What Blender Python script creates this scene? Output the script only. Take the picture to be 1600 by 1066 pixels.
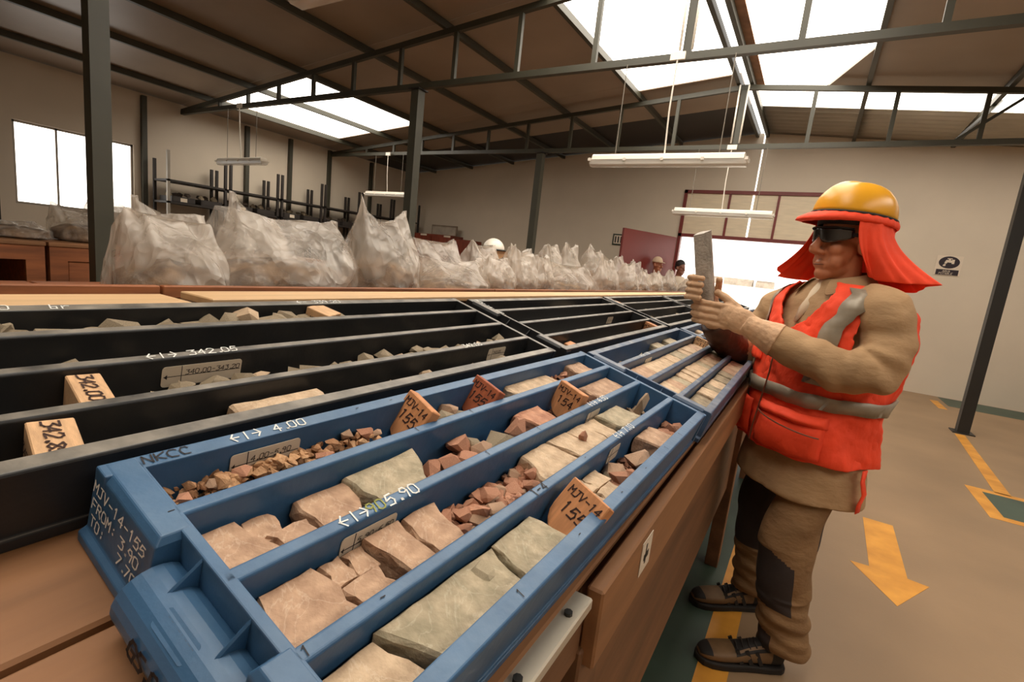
import bpy, bmesh, math, random
import numpy as np
from mathutils import Vector, Matrix, noise, Quaternion
for _o in list(bpy.data.objects): bpy.data.objects.remove(_o)
S = bpy.context.scene
COL = S.collection
# ------------------------------------------------------------------ camera
H = 1.40
RC = [[0.8462043284933575, 0.17762665805086897, -0.5023813340369901],
      [0.5216310275266285, -0.08361731763497057, 0.8490637286523587],
      [0.10880857301067706, -0.9805390938362489, -0.16341291227491192]]
FPX = 766.0
cam = bpy.data.cameras.new('camera'); camo = bpy.data.objects.new('camera', cam); COL.objects.link(camo)
mw = Matrix.Identity(4)
for i in range(3):
    mw[i][0] = RC[i][0]; mw[i][1] = -RC[i][1]; mw[i][2] = -RC[i][2]
mw[2][3] = H
camo.matrix_world = mw
cam.sensor_fit = 'HORIZONTAL'; cam.sensor_width = 36.0; cam.lens = FPX/1600*36.0
cam.clip_start = 0.02; cam.clip_end = 200
S.camera = camo
def pray(x, y):
    v = (x-800, y-533, FPX)
    return Vector([sum(RC[i][k]*v[k] for k in range(3)) for i in range(3)])
def at(x, y, **k):                       # pixel -> point on the plane X=, Y= or Z=
    v = pray(x, y); (a, b), = k.items(); i = 'XYZ'.index(a)
    o = Vector((0, 0, H)); return o+v*((b-o[i])/v[i])
# ------------------------------------------------------------------ world, exposure
W_ = bpy.data.worlds.new('sky'); S.world = W_; W_.use_nodes = True
_bg = W_.node_tree.nodes['Background']; _bg.inputs[0].default_value = (1.0, .95, .88, 1); _bg.inputs[1].default_value = 2.6
S.view_settings.view_transform = 'Standard'; S.view_settings.look = 'None'
S.view_settings.gamma = 1.0; S.view_settings.use_curve_mapping = False
S.view_settings.exposure = 0.05
SKY_EMIT = 5.6                            # daylight coming through the roof lights
# ------------------------------------------------------------------ helpers
def lin(c):
    return tuple(((v/255)/12.92 if v/255 <= .04045 else ((v/255+.055)/1.055)**2.4) for v in c)
MATS = {}
def M(name, col, rough=.6, metal=0., var=.18, scale=6., bump=0., bscale=60., bdist=.01, stretch=(1,1,1), col2=None, spec=.5, detail=5., space='Object', emit=0., trans=0., alpha=1., sheen=0., ramp=(.3,.7)):
    if name in MATS: return MATS[name]
    m = bpy.data.materials.new(name); m.use_nodes = True; nt = m.node_tree; N = nt.nodes; L = nt.links
    b = N['Principled BSDF']; c = lin(col)
    b.inputs['Roughness'].default_value = rough; b.inputs['Metallic'].default_value = metal
    b.inputs['Specular IOR Level'].default_value = spec
    tc = N.new('ShaderNodeTexCoord'); mp = N.new('ShaderNodeMapping'); mp.inputs['Scale'].default_value = stretch
    L.new(tc.outputs[space], mp.inputs['Vector'])
    if var > 0 or col2:
        nz = N.new('ShaderNodeTexNoise'); nz.inputs['Scale'].default_value = scale; nz.inputs['Detail'].default_value = detail
        L.new(mp.outputs[0], nz.inputs['Vector'])
        r = N.new('ShaderNodeValToRGB'); e = r.color_ramp.elements
        e[0].position = ramp[0]; e[1].position = ramp[1]
        ca = tuple(v*(1-var) for v in c); cb = lin(col2) if col2 else tuple(min(1, v*(1+var)) for v in c)
        e[0].color = (*ca, 1); e[1].color = (*cb, 1)
        L.new(nz.outputs['Fac'], r.inputs[0]); L.new(r.outputs[0], b.inputs['Base Color'])
    else: b.inputs['Base Color'].default_value = (*c, 1)
    if bump > 0:
        n2 = N.new('ShaderNodeTexNoise'); n2.inputs['Scale'].default_value = bscale; n2.inputs['Detail'].default_value = 4
        L.new(mp.outputs[0], n2.inputs['Vector'])
        bp = N.new('ShaderNodeBump'); bp.inputs['Strength'].default_value = bump; bp.inputs['Distance'].default_value = bdist
        L.new(n2.outputs['Fac'], bp.inputs['Height']); L.new(bp.outputs[0], b.inputs['Normal'])
    if emit > 0:
        b.inputs['Emission Color'].default_value = (*c, 1); b.inputs['Emission Strength'].default_value = emit
    if trans > 0: b.inputs['Transmission Weight'].default_value = trans
    if alpha < 1: b.inputs['Alpha'].default_value = alpha
    if sheen > 0: b.inputs['Sheen Weight'].default_value = sheen
    MATS[name] = m; return m
def tag(o, label=None, cat=None, group=None, kind=None):
    if label: o['label'] = label
    if cat: o['category'] = cat
    if group: o['group'] = group
    if kind: o['kind'] = kind
    return o
MW = {}
def empty(name, mat=None, parent=None, label=None, cat=None, group=None, kind=None):
    o = bpy.data.objects.new(name, None); COL.objects.link(o); o.empty_display_size = .05
    m = mat if isinstance(mat, Matrix) else Matrix.Translation(Vector(mat or (0, 0, 0)))
    if parent: o.parent = parent; o.matrix_local = m; MW[o.name] = MW[parent.name] @ m
    else: o.matrix_world = m; MW[o.name] = m
    return tag(o, label, cat, group, kind)
class MB:
    def __init__(s): s.v = []; s.f = []; s.m = []
    def add(s, vs, fs, mi=0, T=None):
        n = len(s.v)
        s.v += [tuple(T @ Vector(p)) if T is not None else tuple(p) for p in vs]
        for f in fs: s.f.append(tuple(i+n for i in f)); s.m.append(mi)
        return s
    def box(s, c, d, mi=0, T=None):
        x, y, z = c; a, b, h = d[0]/2, d[1]/2, d[2]/2
        vs = [(x-a,y-b,z-h),(x+a,y-b,z-h),(x+a,y+b,z-h),(x-a,y+b,z-h),(x-a,y-b,z+h),(x+a,y-b,z+h),(x+a,y+b,z+h),(x-a,y+b,z+h)]
        return s.add(vs, [(3,2,1,0),(4,5,6,7),(0,1,5,4),(1,2,6,5),(2,3,7,6),(3,0,4,7)], mi, T)
    def bb(s, x0, x1, y0, y1, z0, z1, mi=0, T=None):
        return s.box(((x0+x1)/2,(y0+y1)/2,(z0+z1)/2), (x1-x0,y1-y0,z1-z0), mi, T)
    def bar(s, p, q, w, h, mi=0, up=(0,0,1), T=None):
        p = Vector(p); q = Vector(q); y = (q-p).normalized(); x = y.cross(Vector(up))
        if x.length < 1e-4: x = y.cross(Vector((0,1,0)))
        x.normalize(); z = x.cross(y); vs = []
        for o in (p, q):
            for a, b in ((-1,-1),(1,-1),(1,1),(-1,1)): vs.append(o+x*(a*w/2)+z*(b*h/2))
        return s.add(vs, [(3,2,1,0),(4,5,6,7),(0,1,5,4),(1,2,6,5),(2,3,7,6),(3,0,4,7)], mi, T)
    def prism(s, poly, z0, z1, mi=0, T=None):   # poly in xy, counter-clockwise
        n = len(poly); vs = [(x,y,z0) for x,y in poly]+[(x,y,z1) for x,y in poly]
        fs = [tuple(range(n-1,-1,-1)), tuple(range(n,2*n))]+[(i,(i+1)%n,(i+1)%n+n,i+n) for i in range(n)]
        return s.add(vs, fs, mi, T)
    def tube(s, pts, r, seg=10, mi=0, T=None, sq=1., caps=True):
        pts = [Vector(p) for p in pts]; n = len(pts); rs = r if isinstance(r, (list,tuple)) else [r]*n
        vs = []; ref = None
        for i, p in enumerate(pts):
            d = (pts[min(i+1,n-1)]-pts[max(i-1,0)]).normalized()
            if ref is None:
                ref = Vector((0,0,1)) if abs(d.z) < .9 else Vector((0,1,0))
            x = d.cross(ref).normalized(); y = x.cross(d).normalized(); ref = y
            for k in range(seg):
                a = 2*math.pi*k/seg; vs.append(p+x*(math.cos(a)*rs[i])+y*(math.sin(a)*rs[i]*sq))
        fs = [(i*seg+k, i*seg+(k+1)%seg, (i+1)*seg+(k+1)%seg, (i+1)*seg+k) for i in range(n-1) for k in range(seg)]
        if caps: fs += [tuple(range(seg-1,-1,-1)), tuple((n-1)*seg+k for k in range(seg))]
        return s.add(vs, fs, mi, T)
    def ell(s, c, r, mi=0, T=None, nu=14, nv=9, R=None):
        vs = []; fs = []
        for j in range(nv+1):
            t = math.pi*j/nv
            for i in range(nu):
                a = 2*math.pi*i/nu
                p = Vector((r[0]*math.sin(t)*math.cos(a), r[1]*math.sin(t)*math.sin(a), r[2]*math.cos(t)))
                if R is not None: p = R @ p
                vs.append(p+Vector(c))
        for j in range(nv):
            for i in range(nu): fs.append((j*nu+i,(j+1)*nu+i,(j+1)*nu+(i+1)%nu,j*nu+(i+1)%nu))
        return s.add(vs, fs, mi, T)
    def loft(s, rings, mi=0, T=None, caps=True, closed=True):
        k = len(rings[0]); vs = [p for r in rings for p in r]; fs = []
        for i in range(len(rings)-1):
            for j in range(k if closed else k-1): fs.append((i*k+j, i*k+(j+1)%k, (i+1)*k+(j+1)%k, (i+1)*k+j))
        if caps: fs += [tuple(range(k-1,-1,-1)), tuple((len(rings)-1)*k+j for j in range(k))]
        return s.add(vs, fs, mi, T)
    def build(s, name, mats, parent=None, smooth=False, world=False, T=None, weld=False):
        me = bpy.data.meshes.new(name)
        v = s.v
        if world and parent is not None:
            I = MW[parent.name].inverted(); v = [tuple(I @ Vector(p)) for p in v]
        me.from_pydata(v, [], s.f)
        for m in (mats if isinstance(mats, (list,tuple)) else [mats]): me.materials.append(m)
        me.polygons.foreach_set('material_index', s.m)
        if weld:
            bm = bmesh.new(); bm.from_mesh(me); bmesh.ops.remove_doubles(bm, verts=bm.verts, dist=1e-5); bm.to_mesh(me); bm.free()
        if smooth: me.polygons.foreach_set('use_smooth', [True]*len(me.polygons))
        me.update()
        o = bpy.data.objects.new(name, me); COL.objects.link(o)
        if parent is not None: o.parent = parent; MW[o.name] = MW[parent.name]
        else: MW[o.name] = Matrix.Identity(4)
        if T is not None:
            o.matrix_local = T; MW[o.name] = MW[o.name] @ T
        return o
def mod(o, kind, **k):
    m = o.modifiers.new(kind.lower(), kind)
    for a, b in k.items(): setattr(m, a, b)
    return m
def bev(o, w=.004, seg=2): return mod(o, 'BEVEL', width=w, segments=seg, limit_method='ANGLE', angle_limit=.6)
def copy_tree(o, T, parent=None):
    c = o.copy(); COL.objects.link(c); c.parent = parent
    if parent is None: c.matrix_world = T; MW[c.name] = T
    for ch in o.children: copy_tree(ch, None, c)
    return c
# handwriting: strokes on a 4 x 6 grid
GL = {'0':['0,1 0,5 1,6 3,6 4,5 4,1 3,0 1,0 0,1'],'1':['1,5 2,6 2,0'],'2':['0,5 1,6 3,6 4,5 4,4 0,0 4,0'],'3':['0,6 4,6 2,4 4,3 4,1 3,0 0,0'],
'4':['3,0 3,6 0,2 4,2'],'5':['4,6 1,6 0,3 3,4 4,2 3,0 0,0'],'6':['4,6 1,4 0,2 1,0 3,0 4,2 3,3 0,2'],'7':['0,6 4,6 1,0'],
'8':['2,3 0,5 2,6 4,5 0,1 2,0 4,1 2,3'],'9':['4,4 2,3 0,4 1,6 3,6 4,4 3,0'],'M':['0,0 0,6 2,3 4,6 4,0'],'J':['1,6 4,6','3,6 3,1 2,0 0,0'],
'V':['0,6 2,0 4,6'],'-':['.5,3 3.5,3'],'.':['1.6,0 2.2,0 2.2,.6 1.6,.6 1.6,0'],':':['2,1 2,1.6','2,4 2,4.6'],'F':['0,0 0,6 4,6','0,3 3,3'],'R':['0,0 0,6 3,6 4,5 3,3 0,3','2,3 4,0'],
'O':['0,1 0,5 1,6 3,6 4,5 4,1 3,0 1,0 0,1'],'T':['0,6 4,6','2,6 2,0'],'N':['0,0 0,6 4,0 4,6'],'K':['0,0 0,6','4,6 0,3 4,0'],'C':['4,5 3,6 1,6 0,4 0,2 1,0 4,0'],
'B':['0,0 0,6 3,6 4,5 3,3 4,1 3,0 0,0','0,3 3,3'],'r':['0,0 0,4','0,3 2,4 3,4'],'b':['0,6 0,0 3,0 3,3 0,3'],'<':['2,6 0,3 2,0','0,3 4,3'],'>':['2,6 4,3 2,0','0,3 4,3'],'+':['2,6 2,0'],' ':[],
'G':['4,5 3,6 1,6 0,4 0,1 1,0 4,0 4,3 2,3'],'S':['4,6 1,6 0,4 4,2 3,0 0,0'],'A':['0,0 2,6 4,0','1,2 3,2'],'U':['0,6 0,1 1,0 3,0 4,1 4,6'],'P':['0,0 0,6 3,6 4,5 3,3 0,3'],'E':['4,6 0,6 0,0 4,0','0,3 3,3'],'L':['0,6 0,0 4,0'],'I':['2,0 2,6'],
'X':['0,0 4,6','0,6 4,0'],'/':['0,0 4,6'],'D':['0,0 0,6 2,6 4,4 4,2 2,0 0,0']}
_tr = random.Random(5)
def writing(name, text, T, h, m, parent, w=None, slant=.12, world=False, gap=1.6, thick=.0006):
    """strokes lying in the local xy plane of T, h = letter height; T is local to parent"""
    b = MB(); s = h/6.; w = w or h*.13; x0 = 0
    for ch in text:
        for st in GL.get(ch, []):
            P = [tuple(float(q) for q in p.split(',')) for p in st.split()]
            P = [((x0+px+_tr.uniform(-.2,.2)+py*slant)*s, (py+_tr.uniform(-.25,.25))*s) for px, py in P]
            for (ax, ay), (bx, by) in zip(P, P[1:]):
                dx, dy = bx-ax, by-ay; l = math.hypot(dx, dy) or 1e-6; ux, uy = dx/l*w/2, dy/l*w/2
                b.add([(ax-ux+uy,ay-uy-ux,thick),(bx+ux+uy,by+uy-ux,thick),(bx+ux-uy,by+uy+ux,thick),(ax-ux-uy,ay-uy+ux,thick)], [(0,1,2,3)])
        x0 += 4+gap if ch not in '.:' else 3.4
    return b.build(name, m, parent, T=T)
def frame(o, x, y):                        # matrix with origin o and in-plane axes x, y
    x = Vector(x).normalized(); z = x.cross(Vector(y)).normalized(); y = z.cross(x)
    m = Matrix.Identity(4)
    for i in range(3): m[i][0] = x[i]; m[i][1] = y[i]; m[i][2] = z[i]; m[i][3] = o[i]
    return m
# ------------------------------------------------------------------ materials of the building
m_wall = M('wall_paint', (206,192,172), .55, var=.05, scale=1.2, bump=.05, bscale=30)
m_floor = M('floor_concrete', (140,114,86), .5, var=.14, scale=1.4, bump=.06, bscale=50, detail=8)
m_green = M('floor_green_paint', (58,74,62), .5, var=.25, scale=3, detail=8)
m_yel = M('floor_yellow_paint', (206,138,44), .5, var=.2, scale=6, col2=(222,156,60), detail=8)
m_steel = M('olive_steel', (62,60,48), .5, metal=.0, var=.15, scale=3)
m_dark = M('dark_steel', (34,31,27), .5, var=.2, scale=3)
m_panel = M('roof_panel_board', (150,132,114), .45, var=.12, scale=1.1)
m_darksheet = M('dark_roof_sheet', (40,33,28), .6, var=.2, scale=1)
m_galv = M('galvanised_sheet', (176,168,152), .4, metal=.25, var=.12, scale=2)
m_glow = M('skylight_sheet', (255,246,232), .5, var=0, emit=SKY_EMIT)
m_winglow = M('frosted_window_sheet', (255,250,242), .5, var=0, emit=3.2)
m_redp = M('dark_red_paint', (112,36,30), .45, var=.08, scale=2)
m_white = M('white_plastic', (226,218,204), .35, var=.05)
m_clear = M('clear_diffuser', (235,230,220), .2, var=0, alpha=.45)
m_woodr = M('reddish_wood', (140,82,46), .6, var=.35, scale=3, stretch=(8,.8,8), bump=.1, bscale=12, detail=8)
m_wood = M('plywood', (142,98,62), .6, var=.22, scale=3, stretch=(9,.7,9), bump=.08, bscale=12, detail=8)
m_woodd = M('brown_bench_wood', (112,76,48), .6, var=.28, scale=3, stretch=(6,.6,6), bump=.1, bscale=12, detail=8)
m_ply = M('pale_plywood', (206,168,124), .6, var=.15, scale=3, stretch=(9,.7,9), detail=8)
m_inner = M('cabinet_inner_shade', (28,20,15), .9, var=.1)
SL = .0885; XR = -1.25; ZR = 3.98
def zroof(x): return ZR - SL*abs(x-XR)       # line of the top chords
# ------------------------------------------------------------------ floor
X0, X1, Y0, Y1 = -9.56, 7.06, -3.2, 10.03
b = MB(); b.bb(X0-.1, X1+.1, Y0-.1, Y1+.12, -.12, 0)
floor = tag(b.build('floor', m_floor), 'beige concrete workshop floor', kind='structure')
def paint(name, poly, m, z=.0015):
    b = MB(); b.prism(poly, .0002, z); return b.build(name, m, floor)
def rect(x0, x1, y0, y1): return [(x0,y0),(x1,y0),(x1,y1),(x0,y1)]
paint('green_floor_zone', rect(-1.6, -.12, -1.5, 8.2), m_green)
paint('yellow_floor_line', rect(-.12, -.015, -1.5, 8.2), m_yel)
paint('floor_arrow', [(.534,3.814),(.512,3.117),(.426,3.108),(.595,2.79),(.763,3.107),(.676,3.119),(.692,3.814)], m_yel)
paint('yellow_floor_line', [(1.50,5.2),(1.60,5.2),(1.74,7.3),(1.65,7.3)], m_yel)
paint('yellow_floor_line', rect(1.78, 1.88, 8.9, 9.55), m_yel)
paint('yellow_floor_line', rect(1.32, 2.6, 5.14, 5.22), m_yel)
paint('yellow_floor_line', rect(1.32, 2.6, 4.53, 4.61), m_yel)
paint('yellow_floor_line', rect(1.32, 1.41, 4.61, 5.14), m_yel)
paint('green_floor_zone', rect(1.41, 2.6, 4.61, 5.14), m_green)
paint('green_floor_zone', rect(1.95, 6.8, 9.25, 10.0), m_green)
# ------------------------------------------------------------------ walls
def wall_xz(b, x0, x1, z0, top=None, z1=None, y=Y1, t=.12):
    xs = [x0]+([XR] if x0 < XR < x1 else [])+[x1]
    zt = [(z1 if z1 is not None else zroof(x)+.1) for x in xs]
    poly = [(x0,z0),(x1,z0)]+[(x,z) for x, z in reversed(list(zip(xs, zt)))]
    n = len(poly); vs = [(x,y,z) for x,z in poly]+[(x,y+t,z) for x,z in poly]
    fs = [tuple(range(n)), tuple(range(2*n-1,n-1,-1))]+[(i,i+n,(i+1)%n+n,(i+1)%n) for i in range(n)]
    b.add(vs, fs)
DX0, DX1, DZ, TZ = -2.44, .0, 2.2, 3.08
b = MB(); wall_xz(b, X0-.1, DX0, 0); wall_xz(b, DX1, X1+.1, 0)
wall_xz(b, DX0, -1.235, TZ); wall_xz(b, -1.20, DX1, TZ)         # a bright open joint stays between the sheets under the ridge
wall_back = tag(b.build('wall_back', m_wall), 'white painted back wall with a wide doorway', kind='structure')
WY0, WY1, WZ0, WZ1 = 2.34, 3.74, 1.42, 2.53
b = MB(); zl = zroof(X0)+.1
b.bb(X0-.12, X0, Y0, WY0, 0, zl); b.bb(X0-.12, X0, WY1, Y1, 0, zl); b.bb(X0-.12, X0, WY0, WY1, 0, WZ0); b.bb(X0-.12, X0, WY0, WY1, WZ1, zl)
tag(b.build('wall_left', m_wall), 'white painted side wall with a window', kind='structure')
b = MB(); b.bb(X1, X1+.12, Y0, Y1, 0, zroof(X1)+.1); tag(b.build('wall_right', m_wall), 'white painted wall', kind='structure')
b = MB(); wall_xz(b, X0-.1, X1+.1, 0, y=Y0-.12); tag(b.build('wall_front', m_wall), 'white painted wall', kind='structure')
# window in the left wall
w = empty('window_1', (X0-.06, WY0, WZ0), label='bright frosted window in the white side wall', kind='structure')
py = (WY1-WY0)/3
for k in range(3):
    b = MB(); b.bb(-.01, .01, k*py+.012, (k+1)*py-.012, .02, WZ1-WZ0-.02); b.build('pane', m_winglow, w)
b = MB(); h = WZ1-WZ0
for k in range(4): b.bb(-.03, .03, k*py-.012 if 0 < k < 3 else (0 if k == 0 else 3*py-.03), k*py+.012 if 0 < k < 3 else (.03 if k == 0 else 3*py), 0, h)
b.bb(-.03, .05, 0, 3*py, 0, .03); b.bb(-.03, .03, 0, 3*py, h-.03, h); b.build('window_frame', M('window_frame_paint', (150,140,128), .5, var=.1), w)
# doorway: dark red frame with cream transom panes above
d_ = empty('door_1', (DX0, Y1, 0), label='wide open doorway in dark red steel frame', kind='structure')
b = MB(); Wd = DX1-DX0
b.bb(0, .06, -.03, .09, 0, TZ); b.bb(Wd-.06, Wd, -.03, .09, 0, TZ); b.bb(0, Wd, -.03, .09, DZ, DZ+.06); b.bb(0, Wd, -.03, .09, TZ-.06, TZ)
b.build('door_frame', m_redp, d_)
tr = empty('window_2', (DX0, Y1, DZ), label='cream translucent transom panes above the doorway', kind='structure')
m_tp = M('cream_transom_sheet', (222,206,178), .5, var=.08, scale=4, stretch=(1,1,8))
edges = [.06, .83, 1.64, Wd-.06]
for k in range(3):
    x0_, x1_ = edges[k]+(.02 if k else 0), edges[k+1]-(.02 if k < 2 else 0)
    if x0_ < 1.205 < x1_ or x0_ < 1.24 < x1_:
        b = MB(); b.bb(x0_, 1.205, 0, .02, .06, TZ-DZ-.06); b.build('pane', m_tp, tr)
        b = MB(); b.bb(1.24, x1_, 0, .02, .06, TZ-DZ-.06); b.build('pane', m_tp, tr)
    else:
        b = MB(); b.bb(x0_, x1_, 0, .02, .06, TZ-DZ-.06); b.build('pane', m_tp, tr)
for k in (1, 2):
    b = MB(); b.bb(edges[k]-.02, edges[k]+.02, -.02, .04, .06, TZ-DZ-.06); b.build('mullion', m_redp, tr)
# open leaf of the door, swung into the hall
lp0 = Vector((DX0-.02, Y1-.06, 0)); lp1 = Vector((-3.06, 8.62, 0))
dl = empty('door_2', lp0, label='dark red steel door leaf swung open beside the doorway', kind='structure')
b = MB(); b.bar(lp0+Vector((0,0,1.09)), lp1+Vector((0,0,1.09)), .045, 2.16); b.build('door_leaf', m_redp, dl, world=True)
b = MB(); q = lp0.lerp(lp1, .93); nrm = Vector((lp1.y-lp0.y, lp0.x-lp1.x, 0)).normalized()
for s_ in (-1, 1): b.tube([q+nrm*.02*s_+Vector((0,0,1.0)), q+nrm*.06*s_+Vector((0,0,1.0)), q+nrm*.06*s_+Vector((0,0,1.14)), q+nrm*.02*s_+Vector((0,0,1.14))], .008, 8)
b.build('door_handle', m_dark, dl, world=True)
# ------------------------------------------------------------------ outside: pale yard
b = MB(); b.bb(-60, 60, Y1+.125, 90, -.1, -.02)
tag(b.build('yard_ground', M('pale_yard_earth', (236,228,214), .9, var=.06, scale=.3)), 'pale sunlit earth yard beyond the doorway', kind='structure')
b = MB(); b.loft([[(-30,23.5,-.021),(30,23.5,-.021),(30,29,-.021),(-30,29,-.021)],[(-28,25.2,1.349),(28,25.2,1.349),(28,27.2,1.349),(-28,27.2,1.349)]])
tag(b.build('yard_bank', M('pale_yard_earth', (236,228,214))), 'pale earth bank across the yard beyond the doorway', kind='structure')
for k, (xa, xb) in enumerate(((-5.3, -3.9), (-3.75, -2.5), (-2.35, -1.6))):
    o = empty('timber_stack', ((xa+xb)/2, 26, 1.35), label=['weathered grey timber stack far out in the yard', 'pale timber stack in the middle of the yard row', 'short pale timber stack at the end of the yard row'][k], cat='timber', group='timber stacks out in the yard')
    for j in range(3):
        b = MB(); b.bb(xa, xb, 25.6+j*.28, 25.84+j*.28, 1.35, 1.6+.08*((j+k) % 2)); b.build('log', M('weathered_timber', (176,164,150), .9, var=.2), o, world=True)
# ------------------------------------------------------------------ roof
ceiling = empty('ceiling', (XR, 4, ZR), label='low pitched roof of brown boards over steel purlins', kind='structure')
TY = [-1.53, 1.46, 4.45, 7.44]
LX = [X0-.1, -8.75, -7.6, -6.43, -5.13, -3.9, -2.65, -1.30]
RX = [-1.20, .12, 1.40, 2.63, 3.93, 5.1, 6.25, X1+.1]
def slab(name, poly, m, t=.03, off=.115):
    b = MB(); n = len(poly)
    vs = [(x,y,zroof(x)+off) for x,y in poly]+[(x,y,zroof(x)+off+t) for x,y in poly]
    b.add(vs, [tuple(range(n-1,-1,-1)), tuple(range(n,2*n))]+[(i,(i+1)%n,(i+1)%n+n,i+n) for i in range(n)])
    return b.build(name, m, ceiling, world=True)
def panels(xs, ys, skip=()):
    for i in range(len(xs)-1):
        for j in range(len(ys)-1):
            if (i, j) in skip: continue
            g = .004
            slab('roof_panel', rect(xs[i]+g, xs[i+1]-g, ys[j]+g, ys[j+1]-g), m_panel)
YL = [Y0-.1, -1.53, 1.46, 4.45, 4.7, 7.0, 7.25, 8.5]
panels(LX, YL, skip={(1,4),(2,4),(6,4),(6,5),(6,2),(6,3)})
slab('roof_panel', rect(-6.65, -6.434, 4.704, 6.996), m_panel)
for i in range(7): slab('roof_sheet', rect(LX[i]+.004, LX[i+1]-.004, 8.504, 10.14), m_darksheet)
YRr = [Y0-.1, -1.53, 1.46, 4.45, 7.85]
panels(RX, YRr, skip={(0,3),(0,2),(3,2),(0,1),(3,1)})
slab('roof_panel', [(.116,6.5),(.116,7.85),(-.32,7.85),(-.32,7.7)], m_panel, off=.1)
slab('roof_panel', rect(-1.196, -.324, 7.7, 7.846), m_panel)
slab('ridge_board', rect(-1.196, -1.05, 4.454, 7.7), M('rusty_ridge_board', (150,112,84), .8, var=.4, scale=5))
# day-lit sheets: the hall's roof lights, plus unseen ones added over the near bay
nW = [2]
def sky(poly, label, off=.125):
    nW[0] += 1
    b = MB(); n = len(poly); vs = [(x,y,zroof(x)+off) for x,y in poly]+[(x,y,zroof(x)+off+.004) for x,y in poly]
    b.add(vs, [tuple(range(n-1,-1,-1)), tuple(range(n,2*n))]+[(i,(i+1)%n,(i+1)%n+n,i+n) for i in range(n)])
    return tag(b.build('window_%d' % nW[0], m_glow), label, kind='structure')
sky(rect(-8.746, -6.652, 4.704, 6.996), 'bright rectangular roof light low on the long roof slope')
sky(rect(-2.646, -1.304, 4.46, 7.246), 'bright roof light beside the ridge above the long slope')
sky(rect(-2.646, -1.304, 1.47, 4.44), 'bright roof light above the core trays')
sky([(-1.048,4.46),(.116,4.46),(.116,6.5),(-.324,7.696),(-1.048,7.696)], 'bright roof light with slanted corner beside the ridge')
sky(rect(-1.196, .116, 1.47, 4.44), 'bright roof light above the walkway')
sky(rect(2.634, 3.926, 1.47, 4.44), 'bright roof light on the walkway side slope')
sky(rect(-1.196, .116, -1.52, 1.45), 'added unseen light panel over the start of the walkway')  # unseen panel added to light the worker from the camera side
sky(rect(2.634, 3.926, -1.52, 1.45), 'added unseen light panel low on the walkway side slope')  # second unseen fill panel, added for the worker's front
sky(rect(-1.196, 6.9, 7.86, 8.58), 'bright strip of roof light before the corrugated sheets')
# corrugated sheet of the last bay
b = MB(); nx = 2; ny = 64; vs = []; fs = []
for i in range(nx):
    x = -1.19+(X1+.1+1.19)*i/(nx-1)
    for j in range(ny+1):
        y = 8.6+1.54*j/ny; vs.append((x, y, zroof(x)+.12+.018*math.sin(2*math.pi*(y-8.6)/.19)))
for j in range(ny): fs.append((j, j+1, ny+1+j+1, ny+1+j))
b.add(vs, fs); o = b.build('corrugated_sheet', m_galv, ceiling, world=True, smooth=True); mod(o, 'SOLIDIFY', thickness=.006)
# ------------------------------------------------------------------ purlins, trusses, columns
px_l = [-8.75, -7.6, -6.43, -5.13, -3.9, -2.65]; px_r = [.12, 1.40, 2.63, 3.93, 5.1, 6.25]
for x in px_l+[-1.33, -1.17]+px_r:
    b = MB(); b.bar((x, Y0, zroof(x)+.075), (x, 10.03, zroof(x)+.075), .05, .075)
    o = b.build('roof_purlin', m_steel)
    od = ['first','second','third','fourth','fifth','sixth']
    if abs(x-XR) < .1: tag(o, 'dark steel ridge purlin on the %s side of the bright ridge gap' % ('bag bench' if x < XR else 'walkway'), 'purlin', 'ridge purlins')
    elif x < XR: tag(o, '%s olive steel purlin counted from the white side wall with the window' % od[px_l.index(x)], 'purlin', 'purlins of the long roof slope')
    else: tag(o, '%s olive steel purlin counted from the ridge over the walkway' % od[px_r.index(x)], 'purlin', 'purlins of the walkway roof slope')
VX = [-8.4, -7.63, -6.88, -6.12, -5.34, -4.54, -3.74, -2.93, -2.09]
VX = VX+[XR]+[2*XR-x for x in VX]
for y, nm in zip(TY, ['', 'lattice steel roof truss over the near end of the trays', 'lattice steel roof truss in front of the roof lights', 'lattice steel roof truss nearest the corrugated roof']):
    t = empty('roof_truss', (XR, y, 3.22), label=nm or 'lattice steel roof truss behind the tray tables', cat='truss', group='roof trusses')
    b = MB(); b.bar((X0, y, 3.22), (X1, y, 3.22), .06, .06); b.build('bottom_chord', m_steel, t, world=True)
    for xa in (X0, X1):
        b = MB(); b.bar((xa, y, zroof(xa)), (XR, y, ZR), .05, .06); b.build('top_chord', m_steel, t, world=True)
    for x in VX:
        b = MB(); b.bar((x, y, 3.25), (x, y, zroof(x)-.02), .045 if x != XR else .07, .04, up=(0,1,0)); b.build('web_post', m_steel, t, world=True)
    if y > 7:
        b = MB(); b.bar((1.05, y, 3.25), (1.6, y, zroof(1.6)), .03, .03); b.bar((1.05, y+.02, 3.25), (1.5, y+.75, 3.9), .03, .03, up=(1,0,0)); b.build('brace', m_steel, t, world=True)
cl = {1.46:'thick olive steel column standing before the wooden cabinets', 4.45:'olive steel column rising behind the big plastic bags', 7.44:'olive steel column rising behind the far heap of bags'}
for x in (-4.24, 1.74):
    for y in TY:
        if x > 0 and y < 7: continue
        if y < 0: continue
        t = empty('steel_column', (x, y, 0), label=cl[y] if x < 0 else 'dark steel column standing on the yellow floor line by the wall', cat='column', group='steel columns of the hall')
        b = MB(); b.bb(x-.055, x+.055, y-.055, y+.055, .012, 3.19); b.build('shaft', m_steel if x < 0 else m_dark, t, world=True)
        b = MB(); b.bb(x-.1, x+.1, y-.1, y+.1, 0, .012); b.build('base_plate', m_dark, t, world=True)
        b = MB(); b.bb(x-.08, x+.08, y-.08, y+.08, 3.178, 3.19); b.build('cap_plate', m_dark, t, world=True)
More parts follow.
